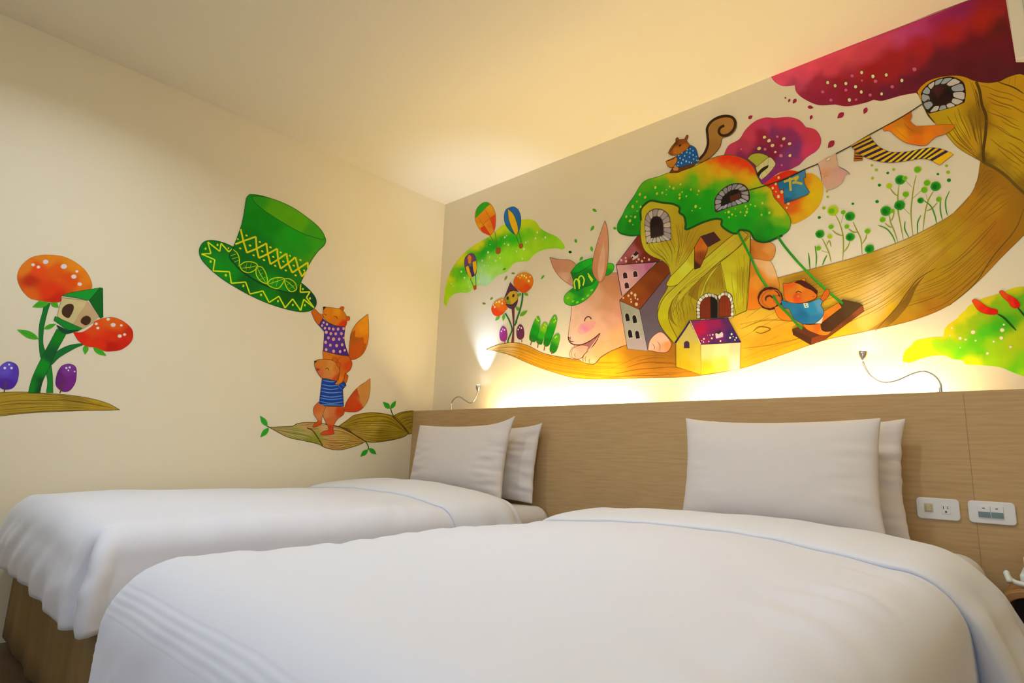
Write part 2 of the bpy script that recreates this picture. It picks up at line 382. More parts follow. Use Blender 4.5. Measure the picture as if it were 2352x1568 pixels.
# ---------------------------------------------------------------- pillows
def pillow(cx, cy, cz, w, h, T, lean, yaw, roll, seed, label, ears=(0, 0, 0, 0), cr=1):
    """upright pillow leaning back; ears = stretch of corners (tl, tr, bl, br)"""
    N = 44; bm = bmesh.new(); F = {}; B_ = {}
    def prof(u, v): return max(0, (1-abs(u)**2.6))**.55*max(0, (1-abs(v)**2.6))**.55
    for j in range(N+1):
        for i in range(N+1):
            u, v = -1+2*i/N, -1+2*j/N
            x = w/2*u*(1-.045*(1-v*v)); z = h/2*v*(1-.075*(1-u*u))
            for (su, sv), e in zip(((-1, 1), (1, 1), (-1, -1), (1, -1)), ears):
                k = max(0, su*u)**5*max(0, sv*v)**5; x += su*e*.5*k; z += sv*e*k
            edge = max(abs(u), abs(v)); p = prof(u, v)
            wr = .020*noise.noise(Vector((u*2.6+seed, v*8, seed)))*sstep(.35, .95, abs(u))+.010*abs(noise.noise(Vector((u*3+v*2+seed, v*9, seed))))*sstep(.5, .9, abs(u))+.008*noise.noise(Vector((u*8, v*2.2, seed+4)))*sstep(.5, .95, abs(v))
            wr *= cr; wr += .003*noise.noise(Vector((u*3, v*3, seed)))
            rim = .004*(1-sstep(.93, 1, edge))
            F[i, j] = bm.verts.new((x+wr*.3*(edge > .9), -(T*p*.5+wr*p+rim), z))
            B_[i, j] = F[i, j] if edge > .999 else bm.verts.new((x, T*p*.5+rim, z))
    for j in range(N):
        for i in range(N):
            bm.faces.new((F[i, j], F[i+1, j], F[i+1, j+1], F[i, j+1])); bm.faces.new((B_[i, j], B_[i, j+1], B_[i+1, j+1], B_[i+1, j]))
    o = bm_obj('pillow', bm, m_pil, smooth=True)
    sb = o.modifiers.new('sub', 'SUBSURF'); sb.levels = 1; sb.render_levels = 1
    o.rotation_euler = (lean, roll, yaw); o.location = (cx, cy, cz); tag(o, label, 'pillow'); return o
pillow(.825, -.258, .782, .74, .41, .10, -.13, .02, 0.0, 1.1, 'white pillow of the left bed leaning on the headboard, behind the front pillow', (0, .02, 0, .0))
pillow(.745, -.415, .786, .75, .41, .13, -.16, .03, -.01, 2.3, 'front white pillow of the left bed, one pointed corner sticking up', (0, .045, .01, .01))
pillow(2.490, -.258, .790, .70, .41, .10, -.12, 0, 0, 3.6, 'rear white pillow of the right bed, resting against the headboard', (.01, .01, 0, .0))
pillow(2.452, -.410, .792, .70, .41, .12, -.15, .03, 0, 5.2, 'front white pillow of the right bed, smooth and facing the room', (.01, .0, .03, .02), .35)

# ---------------------------------------------------------------- nightstand and telephone
m_ns = mat('honey_wood_veneer', lin('a8793c'), .4, mix=(lin('8f6330'), (2, 30, 3), .35, .65))
m_in = mat('dark_brown_interior', lin('3a2619'), .6)
ns = tag(empty('nightstand', (3.055, -.18, 0)), 'honey-brown wooden nightstand with rounded top corners and a dark open front', 'nightstand')
W_, D_, T_ = .46, .32, .52
bm = bmesh.new()
def arch(x0, x1, z0, z1, r, n=8):
    o = [(x0, z0)]
    for k in range(n+1): a = math.pi-math.pi/2*k/n; o.append((x0+r+r*math.cos(a), z1-r+r*math.sin(a)))
    for k in range(n+1): a = math.pi/2-math.pi/2*k/n; o.append((x1-r+r*math.cos(a), z1-r+r*math.sin(a)))
    o.append((x1, z0)); return o
A_ = arch(0, W_, 0.002, T_, .07); B2 = arch(.018, W_-.018, 0.002, T_-.018, .055)
for y, flip in ((-D_, 0), (0, 1)):
    va = [bm.verts.new((x, y, z)) for x, z in A_]; vb = [bm.verts.new((x, y, z)) for x, z in B2]
    for i in range(len(va)-1): bm.faces.new((va[i], va[i+1], vb[i+1], vb[i]))
    if flip == 0: fa, fb = va, vb
for i in range(len(fa)-1):
    bm.faces.new((fa[i], fa[i+1], va[i+1], va[i])); bm.faces.new((fb[i], vb[i], vb[i+1], fb[i+1]))
for k in (0, -1): bm.faces.new((fa[k], va[k], vb[k], fb[k]))
bm_obj('shell', bm, m_ns, ns, bev=.003)
box_obj('back_panel', .02, W_-.02, -.012, -.001, .05, T_-.06, m_in, ns)
box_obj('shelf', .026, W_-.026, -D_+.02, -.013, .20, .218, m_ns, ns)
box_obj('inner_lining', .0185, .022, -D_+.012, -.013, .03, T_-.10, m_in, ns)
box_obj('inner_top', .09, W_-.09, -D_+.012, -.013, T_-.0215, T_-.0185, m_in, ns)

m_ph = mat('pale_mint_phone_plastic', (.70, .76, .70), .35); m_phd = mat('dark_phone_keys', (.10, .10, .10), .4)
ph = tag(empty('telephone', (3.125, -.345, T_), -0.12), 'pale desk telephone with its handset on top, standing on the nightstand', 'telephone')
bm = bmesh.new(); prism(bm, [(-.09, 0), (.10, 0), (.10, .075), (.08, .08), (-.09, .035)], 0, -.005, .19); bm_obj('phone_base', bm, m_ph, ph, bev=.008)
bm = bmesh.new(); tube(bm, crv([(-.022, -.115, .012), (-.03, -.10, .035), (-.012, -.102, .012), (.08, -.11, .008), (.18, -.11, .008)], 6), .007, 8); bm_obj('front_lip', bm, m_ph, ph, smooth=True)
bm = bmesh.new(); box(bm, .008, .058, -.095, -.045, .05, .085); box(bm, .008, .058, .055, .105, .078, .115)
prism(bm, [(-.095, .085), (-.09, .10), (0, .125), (.10, .135), (.105, .115), (.05, .108), (0, .10), (-.05, .085)], 0, .012, .054)
bm_obj('handset', bm, m_ph, ph, bev=.008)
for i in range(3):
    for j in range(4):
        yy = -.065+j*.028; z = .035+(yy+.09)*.265; x = .085+i*.028
        box_obj('key', x, x+.018, yy, yy+.016, z-.004, z+.006, m_phd, ph, bev=.002)

# ---------------------------------------------------------------- added lights, all out of view
def added_disc_light(x, y, watt, lab):  # added lamp out of view, brightens the bed tops from above
    r = tag(empty('added_ceiling_light', (x, y, H)), lab, 'light')
    bm = bmesh.new(); tube(bm, [(0, 0, -.0005), (0, 0, -.018)], .10, 32); bm_obj('ring', bm, m_off, r)
    bm = bmesh.new(); tube(bm, [(0, 0, -.0182), (0, 0, -.022)], .085, 32); bm_obj('diffuser', bm, mat('added_lit_diffuser', (1, 1, 1), .5, emit=(.9, .95, 1), estr=4), r)
    l = bpy.data.lights.new('added_downlight', 'AREA'); l.shape = 'DISK'; l.size = .17; l.energy = watt; l.color = (.76, .88, 1); l.spread = math.radians(150)
    o = bpy.data.objects.new('added_downlight', l); COL.objects.link(o); o.location = (x, y, H-.03)
added_disc_light(.95, -2.3, 8.5, 'added unseen recessed ceiling light above the foot of the left bed')
added_disc_light(2.3, -1.5, 8.5, 'added unseen recessed ceiling light above the middle of the right bed')
fl = tag(empty('added_floor_lamp', (4.1, -1.7, 0)), 'added unseen metal uplighter floor lamp beside the right wall', 'lamp')  # lamp added out of view to warm the ceiling and upper walls
bm = bmesh.new(); tube(bm, [(0, 0, 0), (0, 0, .02)], .13, 32); bm_obj('lamp_base', bm, m_chr, fl)
bm = bmesh.new(); tube(bm, [(0, 0, .02), (0, 0, 1.68)], .011, 12); bm_obj('pole', bm, m_chr, fl, smooth=True)
bm = bmesh.new(); tube(bm, [(0, 0, 1.67), (0, 0, 1.70), (0, 0, 1.76)], [.03, .10, .15], 32, cap=False); bm_obj('lamp_shade', bm, m_off, fl, smooth=True)
l = bpy.data.lights.new('added_uplight', 'AREA'); l.shape = 'DISK'; l.size = .2; l.energy = 9; l.color = (1, .77, .42)
o = bpy.data.objects.new('added_uplight', l); COL.objects.link(o); o.location = (4.1, -1.7, 1.75); o.rotation_euler = (math.pi, 0, 0)
area('added_window_fill', ((WX0+WX1)/2, YF-.15, (WZ0+WZ1)/2), (math.radians(80), 0, 0), WX1-WX0, WZ1-WZ0, (.70, .84, 1), 16)  # added cool fill lamp behind the unseen window
w = bpy.data.worlds.new('world'); SC.world = w; w.use_nodes = True
w.node_tree.nodes['Background'].inputs[0].default_value = (.65, .78, 1, 1); w.node_tree.nodes['Background'].inputs[1].default_value = .8
SC.view_settings.view_transform = 'Standard'; SC.view_settings.look = 'None'; SC.view_settings.gamma = 1; SC.view_settings.exposure = .27
# ================================================================ the painted murals
GAIN = [1.46, 1.62, 1.58]
EW = .6
CROP = {'Z': (0, 0, 1), 'A': (0, 550, .28694), 'B': (430, 420, .20408), 'C': (570, 680, .2551), 'D': (980, 440, .19133), 'E': (980, 700, .19134),
        'F': (1250, 480, .2551), 'G': (1400, 240, .24237), 'H': (1500, 500, .24237), 'I': (1760, 0, .26787), 'J': (1850, 350, .27417), 'K': (1950, 640, .17859)}
def paint_col(h):
    return [min(.93, c*g) for c, g in zip(lin(h), GAIN)]
def parse(s):
    out = []
    for w_ in s.split():
        sh = w_.endswith('!'); x, y = w_.rstrip('!').split(','); out.append((float(x), float(y), sh))
    return out
def smooth(P, closed, sub=5):
    n = len(P); out = []
    def tan(i):
        if P[i][2] or (not closed and i in (0, n-1)): return None
        a, b = P[(i-1) % n], P[(i+1) % n]; return ((b[0]-a[0])/2, (b[1]-a[1])/2)
    for i in range(n if closed else n-1):
        p, q = P[i], P[(i+1) % n]; L = math.hypot(q[0]-p[0], q[1]-p[1]); ch = (q[0]-p[0], q[1]-p[1])
        a, b = tan(i), tan((i+1) % n)
        if a is None and b is None: out.append((p[0], p[1])); continue
        def lim(t):
            if t is None: return ch
            m = math.hypot(*t); k = min(1, L*1.2/m) if m > 0 else 1; return (t[0]*k, t[1]*k)
        a, b = lim(a), lim(b)
        for k in range(sub):
            t = k/sub; h0 = 2*t**3-3*t*t+1; h1 = t**3-2*t*t+t; h2 = -2*t**3+3*t*t; h3 = t**3-t*t
            out.append((h0*p[0]+h1*a[0]+h2*q[0]+h3*b[0], h0*p[1]+h1*a[1]+h2*q[1]+h3*b[1]))
    if not closed: out.append((P[-1][0], P[-1][1]))
    return out
class Part:
    def __init__(s, name, crop, lay=0): s.name = name; s.v = []; s.f = []; s.c = []; s.k = 0; s.lay = lay; s.crop = crop; s.label = None
    def put(s, pts, cols, faces, nk=True):
        o = len(s.v); s.k += 1 if nk else 0
        for (x, y), c in zip(pts, cols): s.v.append((x, y, s.k)); s.c.append(c)
        for f in faces: s.f.append([o+i for i in f])
    def T(s, pts):
        ox, oy, k = CROP[s.crop]; return [(ox+x*k, oy+y*k) for x, y in pts]
    def fill(s, st, col, edge=None, sub=5):
        P = parse(st) if isinstance(st, str) else st
        out = s.T(smooth(P, True, sub)); pts = []
        for p in out:
            if not pts or math.hypot(p[0]-pts[-1][0], p[1]-pts[-1][1]) > .25: pts.append(p)
        if math.hypot(pts[0][0]-pts[-1][0], pts[0][1]-pts[-1][1]) < .25: pts.pop()
        n = len(pts); V = [Vector(p) for p in pts]
        grad = ':' in col
        if grad:
            ctl = []
            for w_ in col.split():
                a, h = w_.split(':'); x, y = a.split(','); q = s.T([(float(x), float(y))])[0]; ctl.append((q[0], q[1], lin(h)))
            xs = [p[0] for p in pts]; ys = [p[1] for p in pts]; st_ = max(2.5, math.sqrt((max(xs)-min(xs))*(max(ys)-min(ys)))/26)
            y = min(ys)+st_/2
            while y < max(ys):
                x = min(xs)+st_/2
                while x < max(xs): V.append(Vector((x+R.uniform(-.2, .2)*st_, y+R.uniform(-.2, .2)*st_))); x += st_
                y += st_
        vo, _, fo, *_r2 = delaunay_2d_cdt(V, [(i, (i+1) % n) for i in range(n)], [], 1, .01)
        def cc(p):
            if not grad: return paint_col(col)
            ws = 0; a = [0, 0, 0]
            nx = p[0]+9*noise.noise(Vector((p[0]*.03, p[1]*.03, 1))); ny = p[1]+9*noise.noise(Vector((p[0]*.03, p[1]*.03, 7)))
            for x, y, c in ctl:
                w = 1/((x-nx)**2+(y-ny)**2+6)**2.3; ws += w
                for i in range(3): a[i] += w*c[i]
            return [min(.93, a[i]/ws*GAIN[i]) for i in range(3)]
        s.put([(p.x, p.y) for p in vo], [cc(p) for p in vo], fo)
        if edge: s.stroke(pts+[pts[0]], edge[0], edge[1]*EW*(1 if CROP[s.crop][2] == 1 else max(.2, CROP[s.crop][2]*1.35)), taper=False)
        return s
    def stroke(s, pts, col, w, taper=True, nk=True):
        """pts in photo pixels, w in photo pixels"""
        L = []; R_ = []; n = len(pts)
        if n < 2: return
        for i, p in enumerate(pts):
            a, b = pts[max(i-1, 0)], pts[min(i+1, n-1)]; tx, ty = b[0]-a[0], b[1]-a[1]; m = math.hypot(tx, ty) or 1
            k = w/2*(1 if not taper else (.35+.65*math.sin(math.pi*min(1, max(0, i/(n-1))))**.6))
            L.append((p[0]-ty/m*k, p[1]+tx/m*k)); R_.append((p[0]+ty/m*k, p[1]-tx/m*k))
        s.put(L+R_, [paint_col(col)]*(2*n), [(i, i+1, n+i+1, n+i) for i in range(n-1)], nk)
    def line(s, st, col, w, taper=True, sub=5):
        k = CROP[s.crop][2]
        for seg in st.split('|'):
            P = parse(seg); s.stroke(s.T(smooth(P, False, sub)), col, w*k, taper)
        return s
    def zig(s, st, col, w):
        for seg in st.split('|'):
            P = [(a, b, True) for a, b, _ in parse(seg)]
            for i in range(len(P)-1):
                s.stroke(s.T([P[i][:2], P[i+1][:2]]), col, w*CROP[s.crop][2], False)
        return s
    def dots(s, st, col, rx, ry=None, ang=0, ring=None):
        ry = ry or rx
        for col_, g in (((ring, 1.3),) if ring else ())+((col, 1),):
            s.k += 1
            for w_ in st.split():
                q = w_.split(','); x, y = float(q[0]), float(q[1]); k = float(q[2]) if len(q) > 2 else 1
                a = math.radians(ang)+R.uniform(-.15, .15); n = 12
                pts = []
                for i in range(n):
                    t = i*2*math.pi/n; u, v_ = rx*k*g*math.cos(t)*(1+R.uniform(-.06, .06)), ry*k*g*math.sin(t)
                    pts.append((x+u*math.cos(a)-v_*math.sin(a), y+u*math.sin(a)+v_*math.cos(a)))
                s.put(s.T(pts), [paint_col(col_)]*n, [list(range(n))], False)
        return s
    def grain(s, A, B, n, col, w, part=.5, jit=.3):
        """wood grain strokes flowing between two guide lines"""
        k = CROP[s.crop][2]; a = s.T(smooth(parse(A), False, 8)); b = s.T(smooth(parse(B), False, 8))
        def rs(P, m):
            d = [0]
            for i in range(1, len(P)): d.append(d[-1]+math.hypot(P[i][0]-P[i-1][0], P[i][1]-P[i-1][1]))
            out = []; j = 0
            for i in range(m):
                t = d[-1]*i/(m-1)
                while j < len(d)-2 and d[j+1] < t: j += 1
                f = (t-d[j])/max(1e-6, d[j+1]-d[j]); out.append((P[j][0]+(P[j+1][0]-P[j][0])*f, P[j][1]+(P[j+1][1]-P[j][1])*f))
            return out
        m = 40; a = rs(a, m); b = rs(b, m)
        for i in range(n):
            t = (i+.5+R.uniform(-jit, jit))/n; t2 = min(.98, max(.02, t+R.uniform(-jit, jit)*.9/n))
            ln = int(m*R.uniform(part, 1)); st = R.randint(0, m-ln); P = []
            ph = R.uniform(0, 6)
            for j in range(st, st+ln):
                u = t+(t2-t)*j/m+.12/n*math.sin(j*.35+ph); P.append((a[j][0]+(b[j][0]-a[j][0])*u, a[j][1]+(b[j][1]-a[j][1])*u))
            s.stroke(P, col, w*k*R.uniform(.35, .95), True, i == 0)
        return s
    def arch_win(s, x, y, w, h, fr, inn, tilt=0, fw=6):
        for g, c in ((fw, fr), (0, inn)):
            W2_, H2 = w/2+g/2, h/2+g/2; P = [(-W2_, H2), (-W2_, -H2*.3)]+[(W2_*math.cos(math.radians(a)), -H2*.3-H2*.7*math.sin(math.radians(a))) for a in (150, 120, 90, 60, 30)]+[(W2_, -H2*.3), (W2_, H2)]
            t = math.radians(tilt); P = [(x+u*math.cos(t)-v*math.sin(t), y+u*math.sin(t)+v*math.cos(t)) for u, v in P]
            s.put(s.T(P), [paint_col(c)]*len(P), [list(range(len(P)))])
        return s
    def stones(s, outer, inner, n, col, col2, joint):
        """ring of stones between an outer and an inner open outline"""
        o = s.T(smooth(parse(outer), False, 8)); i_ = s.T(smooth(parse(inner), False, 8))
        def rs(P, m):
            d = [0]
            for i in range(1, len(P)): d.append(d[-1]+math.hypot(P[i][0]-P[i-1][0], P[i][1]-P[i-1][1]))
            out = []
            for i in range(m+1):
                t = d[-1]*i/m; j = max(0, min(len(d)-2, next((q for q in range(len(d)-1) if d[q+1] >= t), len(d)-2))); f = (t-d[j])/max(1e-6, d[j+1]-d[j])
                out.append((P[j][0]+(P[j+1][0]-P[j][0])*f, P[j][1]+(P[j+1][1]-P[j][1])*f))
            return out
        o = rs(o, n); i_ = rs(i_, n)
        k0 = s.k+1
        for k in range(n):
            s.k = k0
            q = [o[k], o[k+1], i_[k+1], i_[k]]; cx = sum(p[0] for p in q)/4; cy = sum(p[1] for p in q)/4
            s.put(q, [paint_col(joint)]*4, [(0, 1, 2, 3)], False); s.k = k0+1
            q2 = [(cx+(p[0]-cx)*.86, cy+(p[1]-cy)*.86) for p in q]; q3 = []
            for a in range(4):
                A_, B_ = q2[a], q2[(a+1) % 4]; q3 += [(A_[0]*.82+B_[0]*.18, A_[1]*.82+B_[1]*.18), (A_[0]*.18+B_[0]*.82, A_[1]*.18+B_[1]*.82)]
            c = col if R.random() < .6 else col2
            s.put(q3, [paint_col(c)]*8, [tuple(range(8))], False)
        return s
    def leaf(s, st, col='#3c8c10', vein=None):
        """leaf given as base x,y,tip x,y,width"""
        for w_ in st.split():
            x0, y0, x1, y1, w = [float(q) for q in w_.split(',')]; dx, dy = x1-x0, y1-y0; L = math.hypot(dx, dy); nx, ny = -dy/L*w/2, dx/L*w/2
            s.fill([(x0, y0, True), (x0+dx*.2+nx*.75, y0+dy*.2+ny*.75, False), (x0+dx*.5+nx, y0+dy*.5+ny, False), (x0+dx*.8+nx*.5, y0+dy*.8+ny*.5, False), (x1, y1, True), (x0+dx*.8-nx*.5, y0+dy*.8-ny*.5, False), (x0+dx*.5-nx, y0+dy*.5-ny, False), (x0+dx*.2-nx*.75, y0+dy*.2-ny*.75, False)], col)
            if vein: s.line('%f,%f %f,%f' % (x0, y0, x0+dx*.8, y0+dy*.8), vein, max(2, w*.08))
        return s
FIGS = []
PEND = []
class Fig:
    def __init__(s, name, wall, lay, crop, label, cat='wall painting', group=None):
        s.name, s.wall, s.lay, s.crop, s.label, s.cat, s.group = name, wall, lay, crop, label, cat, group; s.parts = []; s.boost = (1, 1, 1); FIGS.append(s)
    def part(s, name, crop=None, lay=None, label=None):
        p = Part(name, crop or s.crop, s.lay if lay is None else lay); p.label = label; p.k = max([q.k for q in s.parts if q.lay == p.lay], default=0); s.parts.append(p); return p
def leaves(f, st, col, vein=None, crop=None, lay=None):
    for w_ in st.split(): f.part('leaf', crop, lay).leaf(w_, col, vein)
def build_figs():
    for F in FIGS:
        P3 = []; ax = 1 if F.wall == 'B' else 0
        for p in F.parts:
            vs = []
            for x, y, k in p.v:
                w = wall_point(x, y, F.wall); off = .0004+p.lay*.00025+k*.000004
                w[ax] = -off if F.wall == 'B' else off; vs.append(w)
            P3.append(vs)
        allp = [v for vs in P3 for v in vs]
        base = Vector((sum(v.x for v in allp)/len(allp), sum(v.y for v in allp)/len(allp), min(v.z for v in allp)))
        multi = len(F.parts) > 1
        root = tag(empty(F.name, base), F.label, F.cat, F.group) if multi else None
        for p, vs in zip(F.parts, P3):
            me = bpy.data.meshes.new(p.name); me.from_pydata([v-base for v in vs], [], p.f)
            ca = me.color_attributes.new('paint', 'FLOAT_COLOR', 'POINT')
            for i, c in enumerate(p.c): ca.data[i].color = (*[min(.93, c[q]*F.boost[q]) for q in range(3)], 1)
            me.update()
            o = link_mesh(p.name if multi else F.name, me, PAINT, root)
            nrm = Vector((0, -1, 0)) if F.wall == 'B' else Vector((1, 0, 0))
            bm = bmesh.new(); bm.from_mesh(me); bm.normal_update()
            for f in bm.faces:
                if f.normal.dot(nrm) < 0: f.normal_flip()
            bm.to_mesh(me); bm.free()
            if not multi: o.location = base; tag(o, F.label, F.cat, F.group)
            elif p.label: o['label'] = p.label

DK = '#3a2208'; WOODL = '#4c3208'
# ------------------------------------------------ left wall: flower tree with birdhouse
f = Fig('painted_flower_tree', 'L', 2, 'A', 'painted plant with two big orange spotted blooms and a tilted green-roofed birdhouse, left wall')
p = f.part('stem')
p.fill('355,525 405,505! 375,600 350,720 345,830 360,900 325,945 310,800 315,680 340,580', '#106020', ('#0c3014', 3))
p.fill('372,1060 405,1000 420,1080 425,1225! 370,1225! 380,1140', '#107020', ('#0c3014', 3))
p.fill('640,832 670,840 600,870 480,940 410,1005 405,970 450,900 540,850', '#0c6024', ('#0c3014', 3))
p.fill('455,715! 530,755! 450,900 400,1010 340,1140 320,1228! 225,1225! 260,1100 330,950 400,820', '240,1200:#087010 330,1000:#087818 480,760:#086c10 420,950:#064c20 330,1190:#053c18', ('#0c3010', 4))
leaves(f, '400,490,258,540,60 405,490,470,545,50 310,795,135,720,56 352,715,450,675,36 690,840,680,920,46 745,865,852,930,46', '#3c9018', '#246010')
p = f.part('upper_bloom')
p.fill('380,122 500,135 600,180 680,245 725,320 735,385 690,405 560,430 497,450 480,497 400,500 300,485 240,468 180,410 145,340 140,280 170,210 240,150 310,128',
       '200,200:#c86810 380,150:#cc7010 560,190:#cc7408 690,320:#cc6c08 300,250:#cc3c04 250,340:#a82400 400,400:#c82c00 560,330:#c84000 450,260:#c84804 220,430:#c85408 450,480:#b41c00 680,380:#c85c08', ('#a85010', 3))
p.dots('265,202,.7 307,220,.7 365,178,1.1 512,215,1.2 615,255,.6 591,297 638,357,.85', '#c4b8c0', 20, 16, 0, '#d86820')
p = f.part('lower_bloom', lay=3)
p.fill('585,740! 660,740 740,690 760,655 830,630 900,622 980,650 1050,710 1065,770 1040,830 970,880 900,892 840,892 770,865 700,855 660,835 620,800',
       '640,760:#c81c00 720,700:#c83c04 900,660:#c85008 1040,760:#b82000 900,780:#c42800 800,850:#c82400 1000,850:#b81800 900,880:#b01000', ('#a03008', 3))
p.dots('865,638,.8 905,683,1.1 971,687,.6 770,674,.7 783,708,.7 958,772,.9 997,760,.7', '#c4b8c0', 17, 14, 0, '#d86820')
p = f.part('birdhouse', lay=4)
p.fill('495,465! 690,487! 795,615! 665,712! 575,690! 455,615!', '#b4a070', (DK, 4)); p.fill('700,490! 795,612! 740,670! 665,715! 575,690!', '#ac8c66')
p.fill('500,600 500,550 540,518 580,520 590,550 570,600 545,628', '#3c2010', ('#5c3c18', 3)); p.fill('645,655 660,625 695,610 725,630 720,665 690,685 660,675', '#3c2010', ('#5c3c18', 3))
p = f.part('birdhouse_roof', lay=5)
p.fill('495,450! 560,425! 800,385! 712,487! 620,468!', '#0c8020', ('#0c2c18', 4)); p.fill('800,385! 822,388! 825,620! 805,632! 790,610! 712,487!', '#045414', ('#0c2c18', 4))
p.fill('440,615! 660,712! 620,735! 540,725! 430,645!', '#0c7020', ('#0c3018', 4)); p.fill('450,680! 540,725! 640,722! 580,745 520,755 470,720', '#0a3c20')
f = Fig('painted_ground_mound', 'L', 1, 'A', 'painted brown wood-grain ground strip under the big flower tree on the left wall')
p = f.part('mound'); p.fill('-160,1260! 0,1225 200,1220 400,1232 560,1245 720,1270 860,1310 960,1362! 700,1368 400,1378 200,1390 0,1412 -160,1430!', '0,1300:#987820 400,1300:#9c7c20 800,1340:#a07c18 600,1260:#90701c', ('#4c3a14', 5))
p.grain('-160,1265 200,1225 600,1255 930,1350', '-160,1425 200,1385 500,1372 930,1366', 9, '#5a4010', 6, .45)
for xy, c, sm, wh, nm in ((' 0', '#5038a0', '#7048b0', 'blue-violet', 'left'), ('460', '#6c2878', '#5c1c68', 'purple', 'right')):
    x = float(xy)
    f = Fig('painted_bud', 'L', 3, 'A', 'small painted %s bud on a thin brown stem, %s of the big flower tree' % (wh, nm), group=None)
    p = f.part('bud')
    if x < 1: p.fill('0,1020 40,985 80,978 130,1000 150,1050 140,1130 110,1180 70,1198 20,1195 -20,1160 -30,1090', '40,1020:#5a44b0 120,1050:#4c309c 60,1160:#44208c', ('#2c1860', 3)).dots('38,1028,1.1 73,1000,.8 92,1028', '#c4c0d4', 10)
    else: p.fill('505,1005 560,995 605,1020 612,1080 600,1150 560,1205 510,1218 465,1190 445,1150 455,1080 475,1035', '560,1020:#702c80 470,1100:#5c1c64 580,1150:#681c74', ('#3c1040', 3)).dots('531,1028 557,1023 547,1047,.8 597,1056,.7', '#c8b8cc', 9)
    p.line('48,1125 40,1180 32,1225' if x < 1 else '508,1145 490,1200 478,1232', '#5a3418', 12)
# ------------------------------------------------ left wall: top hat
f = Fig('painted_top_hat', 'L', 6, 'B', 'large painted green top hat with yellow zigzag and leaf patterns, tilted, on the left wall')
p = f.part('brim')
p.fill('520,720! 400,670 270,645 180,670 135,750 150,840 220,930 330,1030 470,1130 700,1260 900,1350 1100,1415 1280,1450 1400,1430 1450,1370 1440,1290 1370,1200 1285,1125! 1240,1180! 900,1160! 560,900!',
       '200,750:#046814 400,700:#0c6418 300,900:#087814 450,980:#047810 700,1130:#045810 900,1280:#046c0c 1300,1380:#046008 1200,1240:#044c08 1400,1300:#083c24', ('#063c10', 8))
p.zig('505,745 465,775 380,680 365,770 230,665 265,795 160,800 310,865 290,990 475,1000 495,1130 655,1115 705,1250 850,1215 920,1345 1030,1275 1100,1405 1185,1305 1275,1435 1310,1310 1425,1405 1340,1290 1380,1225 1270,1230 1275,1135', '#bcc414', 15)
p.dots('205,740 340,697 463,735,.8 262,885,1.1 432,1038,1.2 630,1158,1.1 830,1260,1.1 1020,1330 1187,1372 1322,1375 1380,1300 1300,1195', '#b8c014', 11, 14)
p = f.part('crown', lay=7)
p.fill('700,130! 665,175 640,330 605,490 520,720 480,790 475,850 600,980 800,1110 1000,1195 1180,1235 1240,1200 1290,1090 1380,900 1470,770 1540,700 1555,630 1500,540 1350,400 1150,270 950,180 800,138',
       '700,200:#0c7c10 700,400:#027404 900,450:#037808 1200,600:#108c0c 1100,700:#188410 1350,750:#1c8410 1480,680:#308c10 700,650:#056410 900,850:#046010 1100,1050:#046010 600,850:#045c10 1000,1150:#088010 1250,1050:#1c6c10 1400,850:#3c8410', ('#06380c', 8))
p.fill('720,152! 850,155 1000,195 1180,275 1350,390 1480,500 1545,600 1525,640! 1350,590 1200,520 1000,400 850,300 760,220', '800,200:#288410 1000,280:#4c9404 1200,400:#509404 1450,580:#348810', ('#08480c', 7))
p.line('480,850 600,985 800,1115 1000,1200 1180,1238', '#083018', 16)
n0, n1, n2, n3, n4, n5 = '630,655', '780,740', '905,800', '1020,862', '1135,905', '1250,965'
p.zig(' '.join(['540,690', n0, '770,605', n1, '805,845', n2, '1010,740', n3, '1050,965', n4, '1215,835', n5, '1290,1055', '1330,1000']), '#c4b80c', 20)
p.zig(' '.join(['600,520', n0, '670,785', n1, '890,680', n2, '935,915', n3, '1115,795', n4, '1180,1010', n5, '1355,895', '1358,960']), '#c4b80c', 20)
p.dots('665,592 815,665 935,725 1050,782 1155,820 1272,868 595,737 745,815 862,868 988,932 1108,985 1218,1040 705,705,1.1 843,770 967,833 1080,885 1197,930 568,632,.8 1315,985,.9', '#c4c020', 15, 10, 25)
p.line('515,750 560,790 585,860 580,940|485,820 545,800|505,855 565,835|530,890 578,870', '#b0c00c', 12)
for L_ in ('590,930 650,890 740,893 792,930 760,980 690,1010 620,985', '775,945 840,950 890,1040 895,1130 820,1100 775,1030', '900,1135 940,1085 1020,1065 1090,1080 1060,1150 1010,1190 930,1165', '1088,1080 1150,1080 1215,1130 1225,1200 1160,1222 1110,1160'):
    q = L_.split(); p.line(L_+' '+q[0], '#a8b80c', 11, False)
p.line('610,960 700,950 785,930|660,985 670,900|700,975 720,900|640,930 660,950|785,955 830,1040 885,1125|800,1050 850,1010|815,1085 880,1060|800,990 840,975|905,1140 1000,1110 1085,1080|950,1150 970,1075|1000,1165 1020,1070|1095,1090 1160,1140 1215,1200|1120,1150 1170,1110|1150,1190 1210,1150', '#a0b40c', 8)
